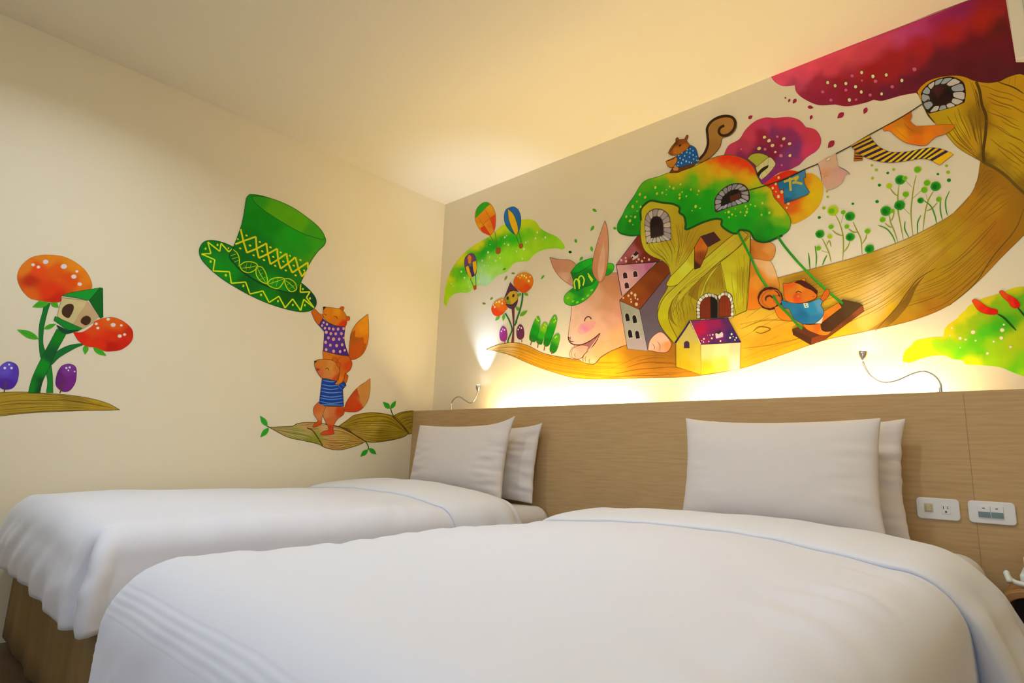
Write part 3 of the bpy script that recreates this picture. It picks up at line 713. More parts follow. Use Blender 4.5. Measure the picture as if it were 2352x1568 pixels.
# ------------------------------------------------ left wall: two foxes
f = Fig('painted_fox', 'L', 5, 'C', 'painted orange fox in a purple polka-dot shirt reaching up to the green hat')
p = f.part('tail'); p.fill('912,570! 905,520 915,400 930,320 980,240 1040,190 1078,160! 1085,300 1075,420 1030,520 960,568', '1050,220:#c87c0c 960,300:#c47010 1050,400:#c86808 950,400:#a84c08 1000,480:#b04c04 940,540:#b04404 1060,300:#cc7c08', ('#6c3408', 5))
p.fill('965,305! 960,365! 1000,375 1035,370 1040,420! 1062,430! 1030,515 960,565 915,570! 918,400 930,330', '940,380:#9c4c08 1000,430:#b04c04 950,520:#b04804')
p = f.part('arm'); p.fill('600,115! 640,155 680,180 640,270! 600,220 565,140!', '#b8560c', (DK, 4)); p.line('620,150 660,195', '#7c3404', 5)
p = f.part('body'); p.fill('670,490! 800,520! 905,540! 935,600 920,660 880,700 870,760 800,795 770,790! 810,750! 820,680 780,600 675,575!', '700,540:#bc6410 850,560:#b8540c 920,620:#bc3c04 860,700:#b8560c 800,770:#c46c10', (DK, 4))
p.line('805,600 810,570 840,545', '#6c3008', 4)
p = f.part('head'); p.fill('680,95! 720,100 780,108 840,120 880,170 888,220 870,275 800,270 720,235 680,190 672,140', '700,130:#c46c10 780,150:#c87c0c 780,220:#c0680c 860,180:#bc680c 860,260:#bc2c04', (DK, 4))
p.fill('820,108! 840,93 862,100 855,135!', '#b4480c', (DK, 3)); p.fill('880,180! 912,185 912,215 888,222!', '#b4480c', (DK, 3))
p.fill('672,95! 700,100! 675,125!', '#2c1408'); p.line('768,188 785,182 800,195 798,208|680,155 695,168 710,168', '#4c1c04', 5)
p = f.part('shirt', lay=6, label='purple shirt with pink dots'); p.fill('670,200! 720,240 800,268 872,275! 865,400 905,540! 800,525 675,495! 685,320! 635,262!', '680,240:#382878 800,400:#48287c 700,480:#482c7c 880,500:#3c2070', (DK, 4))
p.dots('678,238,.8 708,253,.9 664,265,.8 690,288,.9 728,291 765,297 808,296 858,292 702,325,1.1 743,337 787,339 838,337 721,376 767,387,1.2 818,387 860,376,.7 696,415,1.1 739,441 795,445,1.1 845,437 701,482 768,496,1.1 826,499 868,487,.9', '#c88898', 12, 14)
f = Fig('painted_fox', 'L', 7, 'C', 'painted orange fox in a blue striped shirt carrying the other fox on its shoulders')
p = f.part('tail'); p.fill('860,1035! 880,960 940,870 1000,810 1060,770 1097,740! 1095,860 1065,960 1000,1030 930,1042', '960,860:#a83c10 900,980:#b03808 980,1000:#b83408 1050,850:#b87430 1060,780:#b8804c 1030,940:#b86c38', ('#6c3408', 5))
p.fill('980,825! 1060,770 1097,740! 1095,860 1065,960 1035,1000! 1010,940 1000,900 990,880!', '#b87838')
p = f.part('leg'); p.fill('635,950! 590,1000 590,1060 625,1120 600,1140! 580,1170! 585,1185! 660,1150! 665,1090 700,1000!', '610,1000:#b85828 640,1060:#b86c38 610,1160:#b84008', (DK, 4))
p = f.part('leg'); p.fill('700,990! 672,1060 690,1120 725,1195 680,1215 648,1240 700,1250 775,1240! 765,1180 800,1110 860,1060 858,995!', '720,1050:#b87440 760,1040:#b86834 820,1040:#b03808 740,1120:#b85c28 740,1200:#b83408 680,1240:#b84010', (DK, 4))
p = f.part('arm'); p.fill('870,690! 900,715! 890,760 870,800! 845,770! 865,740!', '#b04c0c', (DK, 4))
p = f.part('head'); p.fill('595,600! 620,575 680,568 760,578 800,610 820,660 815,720 790,765 720,745 660,735 625,690 600,640', '640,600:#b86820 740,620:#b87830 640,670:#b4582c 740,700:#b87038 800,740:#b03c10 800,640:#b4601c', (DK, 5))
p.fill('752,570! 765,552 790,555 800,575 785,598!', '#b05010', (DK, 3)); p.fill('792,600! 815,595 832,615 825,640 800,632!', '#b04c10', (DK, 3))
p.fill('592,580! 620,580! 598,605!', '#1c1008'); p.line('692,660 705,648 722,655 728,672', '#4c1c04', 6); p.fill('610,650! 645,658! 625,672!', '#8c1c20', (DK, 3))
p = f.part('shirt', lay=8, label='blue shirt with pale stripes'); p.fill('665,740! 800,765! 780,795! 815,800! 860,765! 882,800! 850,840! 858,990! 700,985 638,965!', '#183088', (DK, 5))
p.line('668,758 740,770 778,768|662,795 740,808 815,800|655,825 740,840 815,830|650,855 740,870 845,862|645,890 740,908 850,895|643,915 740,930 850,920|640,945 740,965 855,950|640,975 740,978 850,980|812,810 845,840|835,790 865,815', '#4c84c0', 9)
# ------------------------------------------------ left wall: branch
f = Fig('painted_branch', 'L', 3, 'C', 'painted twisted tree branch with leaf sprigs under the two foxes, reaching the headboard')
p = f.part('wood')
p.fill('1290,1090! 1340,1060 1400,1040 1490,1030! 1495,1225! 1440,1240 1400,1200', '#8c7418', (WOODL, 7)); p.grain('1310,1080 1400,1045 1490,1035', '1430,1220 1460,1200 1490,1180', 7, WOODL, 6, .7)
p.fill('815,1170! 900,1110 960,1070 1120,1048 1280,1070 1340,1100 1400,1170 1445,1230! 1400,1265 1260,1300 1080,1312 960,1250 900,1200', '900,1130:#8c7018 1100,1090:#94780c 1300,1120:#90740c 1150,1190:#a0842c 1200,1270:#846810 1000,1250:#a08030 1350,1220:#8c7410', (WOODL, 7))
p.grain('830,1165 960,1085 1120,1052 1280,1075 1430,1220', '900,1200 1000,1270 1150,1308 1300,1290 1440,1235', 12, WOODL, 6, .5)
p.fill('190,1180! 400,1170! 450,1145 560,1135 700,1150 820,1175 920,1220 1055,1310! 960,1350 820,1382 700,1365 630,1330 500,1300 350,1265', '300,1200:#9c8450 450,1250:#948c48 600,1310:#7c7c28 550,1160:#ac8450 750,1200:#b88c60 850,1260:#ac8840 750,1340:#a87c40 950,1310:#ac8438', (WOODL, 7))
p.grain('200,1182 400,1182 520,1200 600,1250', '230,1205 400,1270 550,1310 660,1340', 6, WOODL, 5, .5); p.grain('430,1165 560,1145 700,1158', '540,1195 600,1200 640,1200', 3, WOODL, 5, .8)
p.grain('600,1200 750,1180 880,1205 1040,1305', '670,1340 780,1375 900,1360 1040,1318', 11, WOODL, 6, .45)
p.line('530,1185 580,1210 630,1280 670,1345|690,1150 830,1180 920,1225 1060,1310|1300,1080 1380,1160 1445,1235', WOODL, 10, False)
for st, lv in (('205,1182 190,1180 165,1165', '172,1170,105,1075,48 185,1185,108,1272,46'), ('1310,1085 1290,1040 1282,1005', '1278,1012,1212,950,46 1284,1012,1330,940,38'), ('1058,1308 1080,1350 1080,1380', '1078,1380,1008,1445,42 1085,1370,1155,1422,42')):
    p = f.part('leaf_sprig', lay=4); p.line(st, '#3c4c10', 9, False); p.leaf(lv, '#2c8c20', '#084808')

# ------------------------------------------------ back wall, left group
f = Fig('painted_leaf_cloud', 'B', 0, 'D', 'painted arching yellow-green leaf cloud with pale dots, beside the room corner')
f.boost = (1.2, 1.2, 1.3); p = f.part('leaf'); p.fill('205,1340! 225,1150 290,950 400,790 520,680 660,590 780,520 900,410 1000,370 1130,340 1230,330 1310,360 1370,440 1450,490 1560,540 1640,620 1660,675 1620,692 1540,680 1400,700 1300,750 1220,830 1150,840 1050,860 960,960 850,1010 780,1080 720,1130 620,1130 500,1210 400,1210 310,1240 260,1310 235,1372',
  '260,1050:#b4b00c 420,810:#b4b00c 600,640:#b0ac08 830,500:#acb00c 1000,390:#a0b008 1200,370:#a0ac08 1330,440:#98a808 300,1150:#88b408 350,1000:#58a008 430,950:#30980c 560,800:#28980c 700,720:#108c0c 780,650:#108c0c 900,600:#189008 1050,560:#249808 1250,480:#58a008 1400,520:#60a008 230,1300:#98b808 400,1130:#78b418 520,1150:#88bc30 620,950:#88b860 700,1080:#98c488 800,930:#8cbc48 800,820:#78b428 950,800:#84b81c 1000,700:#74b00c 1150,750:#8cb818 1300,640:#84b010 1500,620:#7cac0c 1620,650:#80b018')
p.dots('417,960,1.1 667,830 738,728,1.2 830,830,1.2 757,788,.7 882,797,.7 938,548 935,625,.7 980,638 960,530,.6 762,635,.6 1330,490 1425,550,1.2 1307,560,1.1 1190,610 1215,600,.6 1168,690,1.1 1083,718 1150,808,1 694,887,.7 743,887,.7 652,948,.9 455,1035,1.1 625,1085,1.1 503,1085,.6 518,1140,.8 297,1105,.7 320,1135,.5 1398,570,.5', '#b8c494', 9, 12, 15)
f = Fig('painted_balloon', 'B', 2, 'D', 'painted hot-air balloon, orange with a green top, highest over the leaf cloud')
p = f.part('envelope'); E1 = '765,530! 660,480 600,390 580,300 600,210 650,150 710,125 770,150 815,230 830,320 825,420 810,480! 790,500!'
p.fill(E1, '640,350:#d87808 720,330:#d87410 790,200:#d88c08 640,410:#dc9008 740,450:#dc7c10 770,400:#d86c10', ('#a04410', 5))
p.fill('582,330! 600,210 650,150 710,125 768,152! 730,175! 700,210! 640,270! 600,310!', '#289010'); p.fill('645,440! 695,405! 770,528! 690,495! 655,465!', '#cc3408'); p.fill('755,320! 825,270! 828,400 805,480! 790,400!', '#cc3c08')
p.line('620,300 660,370 700,420 770,525|700,215 750,300 790,400 808,480|590,340 640,440|755,320 700,370 645,440', '#a84c08', 5)
p = f.part('ropes'); p.line('765,530 800,600 840,685|820,480 835,580 850,680', '#58701c', 7, False)
p = f.part('basket'); p.fill('835,700 850,680 880,672 888,700 882,735 855,748 835,735', '#98481c', ('#5c2c10', 4))
f = Fig('painted_balloon', 'B', 2, 'D', 'painted blue hot-air balloon with a yellow stripe over the leaf cloud')
p = f.part('envelope'); p.fill('1070,525! 1000,470 945,390 930,300 950,220 1000,190 1050,183 1100,220 1130,300 1130,400 1105,490!', '960,330:#2060a0 1080,220:#1858a0 1110,250:#185490 970,430:#0c6870 1020,490:#0c5c78 1110,400:#185880', ('#183858', 5))
p.fill('975,205! 1040,270 1085,380 1100,470 1090,505! 1068,525! 1020,430 985,320', '#d89c08', ('#384028', 5)); p.line('930,330 970,410 1000,380|1110,200 1060,280', '#14506c', 4)
p = f.part('ropes'); p.line('1075,530 1090,580 1112,630|1110,500 1125,560 1138,620', '#486818', 7, False)
p = f.part('basket'); p.fill('1112,635 1130,625 1152,630 1155,660 1130,682 1110,665', '#a04818', ('#5c2c10', 4))
f = Fig('painted_balloon', 'B', 2, 'D', 'smallest painted hot-air balloon, purple and yellow, low over the leaf cloud')
p = f.part('envelope'); p.fill('525,1040! 480,970 455,880 460,800 500,755 540,742 580,770 600,850 605,930 590,1000! 548,1022!', '#68386c', ('#342040', 5))
p.fill('490,800! 510,758 540,790 535,862! 500,862!', '#d87810'); p.fill('470,905! 500,888! 545,1030! 520,1040! 490,980', '#d8a008'); p.fill('552,845! 595,830! 602,930 580,1000! 560,930', '#dca00c'); p.fill('518,905! 545,895! 567,1010! 548,1020!', '#202c58'); p.fill('505,865! 545,855! 530,900!', '#287858')
p.line('495,800 500,870 545,1020|545,760 540,860 570,1000', '#3c2430', 5)
p = f.part('ropes'); p.line('525,1042 540,1080 562,1130|588,1000 590,1060 592,1120', '#486030', 7, False)
p = f.part('basket'); p.fill('558,1135! 595,1120! 600,1165! 572,1185!', '#b04820', ('#6c2c10', 4))

f = Fig('painted_spotted_flower_tree', 'B', 3, 'D', 'small painted flower tree with orange blooms and a purple-roofed birdhouse, near the room corner')
p = f.part('stem'); p.line('1155,1210 1145,1320 1115,1440 1070,1570', '#14602c', 20, False); p.crop = 'E'
p.line('1085,200 1055,250|945,100 990,180 1020,260 1025,310 1000,370 980,420 975,460', '#105c28', 17, False)
p.fill('1020,20! 1055,20! 1052,250 1048,455! 1018,455! 1038,250', '#682c34', ('#38141c', 4))
leaves(f, '1135,1215,1095,1258,36 1170,1212,1222,1250,36 1115,1430,1068,1375,38 1118,1495,1212,1425,44 880,1495,822,1550,34 930,1465,920,1555,36', '#589418', '#3c6c0c', 'D')
p = f.part('upper_bloom'); p.fill('1150,1212! 1070,1160 1043,1080 1085,1005 1165,970 1245,995 1282,1070 1255,1155 1190,1208', '1170,1000:#cc7808 1100,1100:#c85808 1170,1180:#c84404 1250,1060:#d06808', ('#b05c08', 5))
p.dots('1098,1020,.7 1122,1035,.6 1145,1005 1173,1012 1197,1032 1243,1022,.8 1226,1072,1.3 1195,992,.4', '#e8c878', 10, 13)
p = f.part('lower_bloom'); p.fill('910,1470 980,1390! 960,1320 935,1285 880,1290 825,1320 785,1380 782,1430 810,1480 860,1492', '860,1320:#dc7808 820,1420:#d83408 900,1450:#d83008 900,1360:#dc5808', ('#b44808', 5))
p.dots('840,1330,.9 873,1322,1.2 908,1298,.7 909,1343 818,1385,1.1 803,1360,.7 808,1338,.5', '#ecc890', 9, 12)
p = f.part('birdhouse', lay=4); p.fill('1000,1200! 1060,1190 1095,1240 1085,1310 1030,1355! 960,1345 938,1275!', '960,1300:#88801c 1040,1220:#b88c24 1060,1320:#b89020 990,1330:#7c7818', ('#483010', 5))
p.fill('960,1290 965,1262 985,1262 985,1290 970,1300', '#301810'); p.fill('1030,1262 1032,1235 1055,1230 1055,1255 1040,1268', '#301810')
p.fill('948,1355! 1030,1362! 1098,1292! 1085,1350 1050,1402 1000,1402', '#4c2c3c', ('#2c1420', 4)); p.line('955,1350 1030,1360 1090,1310', '#3c1c28', 10)
p = f.part('birdhouse_roof', lay=5); p.fill('1005,1090! 1110,1208! 1060,1188 1000,1200 935,1275!', '#502840', ('#2c1424', 5))
for x0, c, nm in (('922', '#902880', 'bright purple painted bud left of the small flower tree'), ('1125', '#5c2448', 'dark purple painted bud right of the small flower tree')):
    x = float(x0); f = Fig('painted_bud', 'B', 3, 'E', nm); p = f.part('bud'); d = -22 if x > 1000 else 0
    p.fill(' '.join('%f,%f' % (x+a, 345+b+d) for a, b in ((0, -88), (32, -60), (46, 0), (42, 60), (15, 90), (-20, 88), (-42, 50), (-44, -20), (-25, -70))), c, ('#582048', 4))
    p.dots('%f,%f,.8 %f,%f %f,%f' % (x-8, 290+d, x+14, 300+d, x-25, 317+d), '#dcc8dc', 8, 11); p.line('%f,%f %f,%f' % (x+14, 420+d, x+20, 468+d), '#603020', 9, False)
for i, (o, st, sc, nm) in enumerate((('1235,410 1245,330 1290,200 1340,135 1365,200 1350,300 1315,430 1270,442', '1268,405 1248,485', '1330,180 1320,160 1345,190', 'leftmost painted cypress of the row of four'), ('1320,430 1345,320 1400,220 1445,215 1447,280 1400,420 1380,475 1330,460', '1345,430 1333,515', '1420,235 1435,250 1410,270', 'pale green painted cypress, second of the row of four'),
        ('1405,470 1420,380 1480,200 1540,120 1568,170 1540,300 1480,470 1440,500', '1425,465 1410,550', '1535,155 1548,190 1530,205', 'tallest painted cypress of the row of four'), ('1478,540 1500,440 1540,360 1590,350 1597,420 1560,550 1510,582', '1512,540 1500,590', '1560,380 1545,392', 'short painted cypress nearest the rabbit'))):
    f = Fig('painted_cypress', 'B', 3, 'E', nm); p = f.part('crown'); pp = parse(o); xs = [a for a, b, _ in pp]; ys = [b for a, b, _ in pp]
    tone = ('#4c9c10', '#088810') if i != 1 else ('#78a810', '#289810')
    p.fill(o, '%f,%f:%s %f,%f:%s %f,%f:%s' % (max(xs)-20, min(ys)+40, tone[0], sum(xs)/8, sum(ys)/8, tone[1], min(xs)+30, max(ys)-20, '#0c6c10'), ('#186c10', 4))
    p.line(st, '#70401c', 11, False); p.dots(sc, '#a8c048', 8, 12)
for q in ('932,930 1040,980 950,1040 778,1285 690,1343', '1392,1028 1725,725'):
    for w_ in q.split():
        x, y = [float(v) for v in w_.split(',')]
        f = Fig('painted_loose_leaf', 'B', 1, 'D', 'small painted loose leaf drifting between the leaf cloud and the rabbit', group='loose painted leaves left of the rabbit'); p = f.part('leaf')
        a = {932: 160, 1040: 5, 950: 120, 778: 140, 690: 10, 1392: 130, 1725: 5}[int(x)]; k = 24 if x not in (950, 1392) else 34
        dx, dy = math.cos(math.radians(a))*k, math.sin(math.radians(a))*k; p.leaf('%f,%f,%f,%f,24' % (x-dx, y-dy, x+dx, y+dy), '#6c8018' if x < 1300 else '#489818')
for w_ in '433,175,120,30 285,288,70,20 428,360,80,26 235,387,5,14 333,447,130,24 455,12,30,24 637,173,10,18'.split():
    x, y, a, k = [float(v) for v in w_.split(',')]; f = Fig('painted_loose_leaf', 'B', 1, 'F', 'small bright green painted leaf drifting around the rabbit ears', group='loose painted leaves around the rabbit ears'); p = f.part('leaf')
    dx, dy = math.cos(math.radians(a))*k, math.sin(math.radians(a))*k; p.leaf('%f,%f,%f,%f,26' % (x-dx, y-dy, x+dx, y+dy), '#489818', '#1c7010')
# ------------------------------------------------ back wall: the long limb and the giant trunk
f = Fig('painted_tree_limb', 'B', 1, 'Z', 'long curving painted tree limb with wood grain, carrying rabbit, houses and swing')
p = f.part('wood')
p.fill('1117,802! 1150,790 1185,787 1215,795 1250,812 1300,822 1340,826 1375,812! 1430,775! 1560,770! 1700,715! 1760,648! 1787,638 1855,620 1940,598 2014,575 2086,547 2151,514 2193,487 2228,449 2245,413 2252,369! 2302,396! 2352,446! 2440,520! 2440,440! 2400,490 2352,540 2302,589 2247,646 2179,701 2097,735 1987,761 1897,780 1815,808 1767,825 1701,846 1609,862 1560,866 1500,867 1400,870 1325,868 1267,853 1219,836 1171,815 1143,807',
  '1125,800:#c0905c 1160,797:#c8a060 1200,800:#b87c10 1260,835:#c48408 1350,850:#c48408 1400,862:#c88808 1400,835:#c89410 1450,815:#a06410 1500,840:#a0640c 1580,850:#a4680c 1520,820:#8c540c 1720,750:#c09428 1800,700:#b88c28 1850,650:#a47414 1760,800:#ac740c 1900,740:#c49410 2000,600:#a87c20 1950,650:#bc9030 2060,590:#c0984c 2020,650:#c49c50 2010,680:#c8a060 2050,700:#c09010 2120,570:#b48c30 2180,540:#a47c10 2230,480:#a06c0c 2270,420:#8c5c08 2280,480:#a47008 2160,630:#9c7408 2090,690:#9c7410 2060,740:#9c6c08 2200,660:#986808 2300,540:#985c08 2340,480:#8c5c08 2330,540:#906004 2130,720:#945c08 1830,790:#b07c08', ('#70480c', 2))  # pale left tip and middle patch hold reading-lamp glow in the colour
p.fill('1990,761! 2030,735 2055,710 2075,688 2095,660 2125,632! 2105,660 2092,690 2075,715 2040,748', '2060,725:#74500c 2090,690:#704c08 2010,750:#906410')
p.grain('1125,801 1185,788 1250,813 1340,828 1440,830', '1130,805 1171,815 1267,850 1400,868 1500,866', 13, '#8c6010', 1.6, .3)
p.grain('1400,845 1480,810 1560,815', '1400,868 1500,866 1600,861', 7, '#6c4008', 1.8, .4)
p.grain('1700,725 1790,660 1900,625 2014,590 2151,530 2235,450', '1700,845 1767,820 1850,795 1980,740 2060,690 2150,600 2300,470', 17, '#8c6010', 1.7, .22)
p.grain('1790,645 1900,615 2014,580 2151,520 2235,440', '1790,700 1900,680 2014,640 2151,570 2250,470', 9, '#946c14', 1.5, .25)
p.grain('2110,640 2200,590 2290,500', '2060,735 2179,695 2330,555', 12, '#6c4c08', 2.1, .35)
p.grain('2240,420 2260,380 2275,385', '2200,560 2300,480 2345,450', 12, '#74500c', 2.0, .4)
p.line('2010,760 2060,705 2085,670 2110,640 2150,615|2180,702 2240,650 2280,590 2330,530 2352,480|1730,760 1745,750 1770,755 1750,765 1735,762', '#60400a', 2.6)
p.line('1702,755 1760,735 1850,740|1705,800 1780,790 1900,760|1720,805 1790,770|1770,730 1700,745', '#84590c', 2)

f = Fig('painted_pink_canopy', 'B', 0, 'I', 'huge painted crimson and pink tree canopy in the upper right corner of the back wall')
p = f.part('canopy'); p.fill('40,655! 80,705 150,738 245,730! 260,790 330,850 450,900 590,895! 700,910 850,880 920,855! 1000,862 1150,820 1285,795! 1340,850! 1750,760! 2110,780! 2300,780! 2300,535! 2140,534! 2037,-100! 1990,-85! 1740,5!',
  '80,680:#d04468 200,620:#d44a68 400,550:#d04460 700,420:#c84454 1000,300:#bc3c58 1250,220:#a43068 1150,280:#b03c6c 550,600:#c43c50 850,450:#b8384c 300,680:#c44060 1500,100:#8c1c54 1650,50:#80184c 1950,0:#80141c 2030,80:#80181c 260,720:#a83858 350,800:#881c38 500,850:#841838 600,700:#881828 450,700:#94203c 700,780:#80142c 900,600:#901418 1100,500:#94181c 1300,400:#98181c 1600,280:#98181c 1850,180:#941810 1950,120:#8c1810 1100,650:#901820 1250,550:#841824 900,800:#701428 1050,800:#601430 1200,720:#5c1228 1350,650:#561024 1500,550:#581020 1700,450:#5c0c1c 1850,350:#5c0c18 2000,220:#54100e 2080,350:#5c0c1c 2100,480:#580c1c 1900,600:#500f1c 2100,650:#4c141c 1700,600:#500c18 2200,620:#48141c', ('#8c1438', 3))
p.line('40,652 600,430 1100,238 1740,2', '#6c2420', 5, False)
p.dots('527,708 591,735 683,716 766,744 818,622 915,655,1.1 1029,643 713,857,1.1 815,789 989,805,.9 1163,690', '#c4c090', 13, 15, 0, '#54101c')
p.dots('484,788 555,858 683,772 736,651 820,691,.7 937,697,1.1 891,815 1080,744,1.1 1271,595,1.3 770,855,.8', '#b85078', 14, 13, 0)
f = Fig('painted_giant_trunk', 'B', 3, 'I', 'giant painted yellow trunk with a round stone window, at the right edge')
p = f.part('wood')
p.fill('1295,788! 1330,740 1400,690 1500,660 1620,648 1700,660 1790,695 1900,712 2000,700! 2080,660 2170,635 2210,645 2500,700! 2500,1900! 2330,1740! 2210,1660 2100,1560! 2023,1480 1870,1400! 1835,1380! 1650,1270 1540,1150 1450,1060! 1385,990 1345,900',
  '1400,700:#b87c08 1650,670:#b07808 1750,760:#a87c08 1500,1000:#ac8808 1600,1100:#b49008 1750,1250:#a87c0c 1850,1000:#7c5804 1950,760:#a87808 2100,850:#b08008 2200,700:#ac7c04 2000,1000:#a87c08 2150,1150:#ac8808 1950,1250:#ac8410 2150,1400:#a88008 2050,1450:#94700c 1880,1350:#6c4c08 2200,1600:#805c04 2350,1200:#a88008', (WOODL, 4))
p.line('1800,700 1830,780 1850,900 1885,1000 1880,1150 1860,1300 1870,1400', '#4c3404', 26, False); p.line('1870,1395 1960,1440 2060,1510 2140,1590 2260,1700', '#5c4408', 26, False)
p.line('1990,705 2120,750 2210,805|1340,900 1400,1000 1445,1055', '#403008', 12)
p.grain('1470,1010 1600,1190 1830,1370', '1830,800 1850,1000 1855,1350', 12, '#6c4c08', 11, .4)
p.grain('1830,720 2000,760 2300,860', '1900,1340 2050,1480 2300,1700', 16, '#745408', 10, .4); p.grain('1720,670 1760,760 1820,1000', '1790,700 1815,800 1840,950', 3, '#5c4008', 10, .7); p.line('2090,670 2080,730|2140,650 2130,740', '#6c4c08', 8)
p = f.part('round_window', lay=4); p.fill('1325,810! 1350,760 1420,700 1520,665 1600,660 1690,705 1712,800 1700,880! 1600,920 1400,975! 1375,960!', '#241808')
p.stones('1378,955 1335,880 1325,810 1350,760 1430,700 1520,668 1600,662 1685,705 1712,800 1700,875 1600,918 1500,948 1390,970', '1440,900 1415,870 1400,820 1412,770 1445,735 1500,725 1550,730 1585,765 1598,815 1590,865 1560,890 1500,905 1445,905', 13, '#b0a4a4', '#8c8c98', '#201408')
p.fill('1410,820 1420,770 1470,738 1540,735 1585,775 1595,830 1560,880 1500,900 1440,890', '1470,800:#401418 1520,850:#200808 1570,800:#140606 1440,850:#200c08')
# ------------------------------------------------ rabbit
f = Fig('painted_rabbit', 'B', 5, 'F', 'large painted pink-beige rabbit in a green hat, lying under the tree house with closed eyes')
f.boost = (1.15, 1.25, 1.75)
p = f.part('haunch', 'H', 4); p.fill('930,390! 1050,385 1110,410 1150,480 1180,570 1200,640! 1180,760! 1000,860 890,875! 890,700!', '1000,430:#bc8448 1120,480:#bc8c54 1000,600:#bc6c14 950,750:#b85c08 1130,650:#b86c1c 930,500:#a8600c', ('#84500c', 5))
p = f.part('tail', 'H', 4); p.fill('900,200! 1080,225 1150,260 1160,320 1140,380 1105,408 1030,400 930,380!', '980,280:#a85c18 1100,300:#b4702c 1050,360:#ac6018 940,300:#984c08', ('#7c4a14', 5))
p = f.part('hind_paw', lay=8); p.fill('935,1275! 950,1190 1000,1130 1060,1108 1120,1165 1148,1220 1110,1285 1040,1292 980,1278', '980,1230:#c48c68 1080,1180:#c08c68 1120,1230:#b87038 1050,1270:#bc7c54', ('#5c3018', 6)); p.line('975,1210 995,1240 990,1270|1020,1190 1045,1230 1040,1280', '#7c4828', 6)
p = f.part('left_ear', lay=4); p.fill('50,435! 140,455 230,460 290,500! 310,600! 262,700! 160,630 90,540', '120,500:#a86c48 220,530:#a87048 180,600:#b0805c 250,650:#a8704c', ('#70401c', 5))
p = f.part('body'); p.fill('250,860! 240,980 218,1140 232,1195 262,1215 280,1245! 232,1330! 300,1345! 350,1380! 430,1395 490,1350! 560,1300 700,1235 790,1215! 790,700! 660,572! 590,580 540,605 480,660 400,780',
  '280,950:#c8946c 300,1100:#cc946c 250,1160:#cc9878 450,800:#b88058 420,1000:#c08c64 600,700:#a8683c 650,620:#a4643c 550,850:#b07448 700,900:#b87450 600,1000:#bc8058 650,1150:#cc8850 500,1200:#c88c5c 720,1200:#c8844c 350,900:#c08c68 500,1100:#c48c64 400,1300:#d09870', ('#804824', 5))
p.fill('300,1100 320,1050 370,1020 420,1005 465,1015 450,1060 400,1100 340,1130', '380,1060:#c87078 330,1110:#c88470 450,1030:#c47c68 400,1020:#c88068 420,1080:#c87c70')
p.fill('505,1118! 440,1180! 340,1222! 300,1225! 240,1260! 330,1345! 400,1270!', '470,1170:#84444c 420,1210:#8c5048 340,1290:#b87c5c 300,1260:#c88c68 380,1290:#ac7458')
p.line('505,1118 455,1160 400,1195 340,1220 280,1222 240,1205 222,1175 218,1150', '#4c1c10', 10, False); p.line('505,1120 470,1190 420,1260 380,1310 330,1345', '#4c2010', 9)
p.line('218,1150 235,1165 240,1150|235,1170 240,1190 270,1195', '#40200c', 7); p.line('365,1010 372,985 395,968 415,975 427,992', '#2c140c', 9, False)
p = f.part('paw', lay=6); p.fill('232,1330! 235,1285 275,1245 340,1225 400,1235! 380,1290 330,1342 285,1348', '260,1300:#cc946c 330,1260:#c08060 300,1335:#c48864', ('#70401c', 5)); p.line('255,1335 245,1300 255,1275|285,1340 275,1310 285,1290', '#8c5430', 5)
p = f.part('paw', lay=6); p.fill('350,1375! 355,1320 410,1265 480,1200! 600,1180! 700,1232! 600,1280 510,1335 470,1390 430,1398 380,1390', '400,1300:#cc8c5c 430,1370:#d4945c 550,1230:#c88854 500,1300:#cc8850', None); p.line('350,1375 355,1320 400,1275|355,1380 400,1393 450,1395 485,1365 510,1335 600,1280 720,1232', '#54280c', 7); p.line('375,1375 370,1345 380,1325|410,1390 405,1365 412,1345', '#7c4420', 6)
p = f.part('hat', lay=7, label='green hat with yellow pattern'); p.fill('565,490! 600,488 628,505 625,545 590,590 555,602! 560,540!', '600,510:#3c9010 590,560:#107410', ('#0c500c', 5))
p.fill('180,825 190,775 230,735 280,700! 370,700 440,660 475,620! 490,668 440,755 360,830 270,868 205,858', '220,800:#4c940c 300,840:#188010 380,780:#3c8c10 450,690:#108010 260,740:#087010 330,760:#0c6c10', ('#0c500c', 5))
p.fill('240,570! 300,495 370,460 438,440! 440,560 475,625! 430,680 360,705 300,738! 265,700 262,640', '300,530:#088010 400,480:#108c10 290,620:#0c5c10 400,600:#0c6410 330,700:#0a5410', ('#0c480c', 5)); p.line('245,575 300,575 360,545 435,500', '#0c480c', 6)
p.line('280,720 272,660 290,630 310,650 318,720|305,650 320,610 345,605 362,640 350,690|395,580 440,640|400,600 435,655|318,640 322,700', '#a8b418', 12, False); p.dots('215,800 260,830 300,840 350,810 395,780 430,730', '#78a418', 14, 9, -30)
p = f.part('right_ear', lay=8); p.fill('548,105! 500,240 455,390 435,520 450,600 505,660 550,605 575,450 580,300 568,170', '540,200:#b4724c 460,450:#ac6c40 470,580:#a8683c 560,400:#b07448 520,620:#a86838', ('#70401c', 5)); p.fill('538,290! 505,420 485,530 490,620 510,645 540,560 550,420', '520,400:#b8845c 510,550:#b88058')
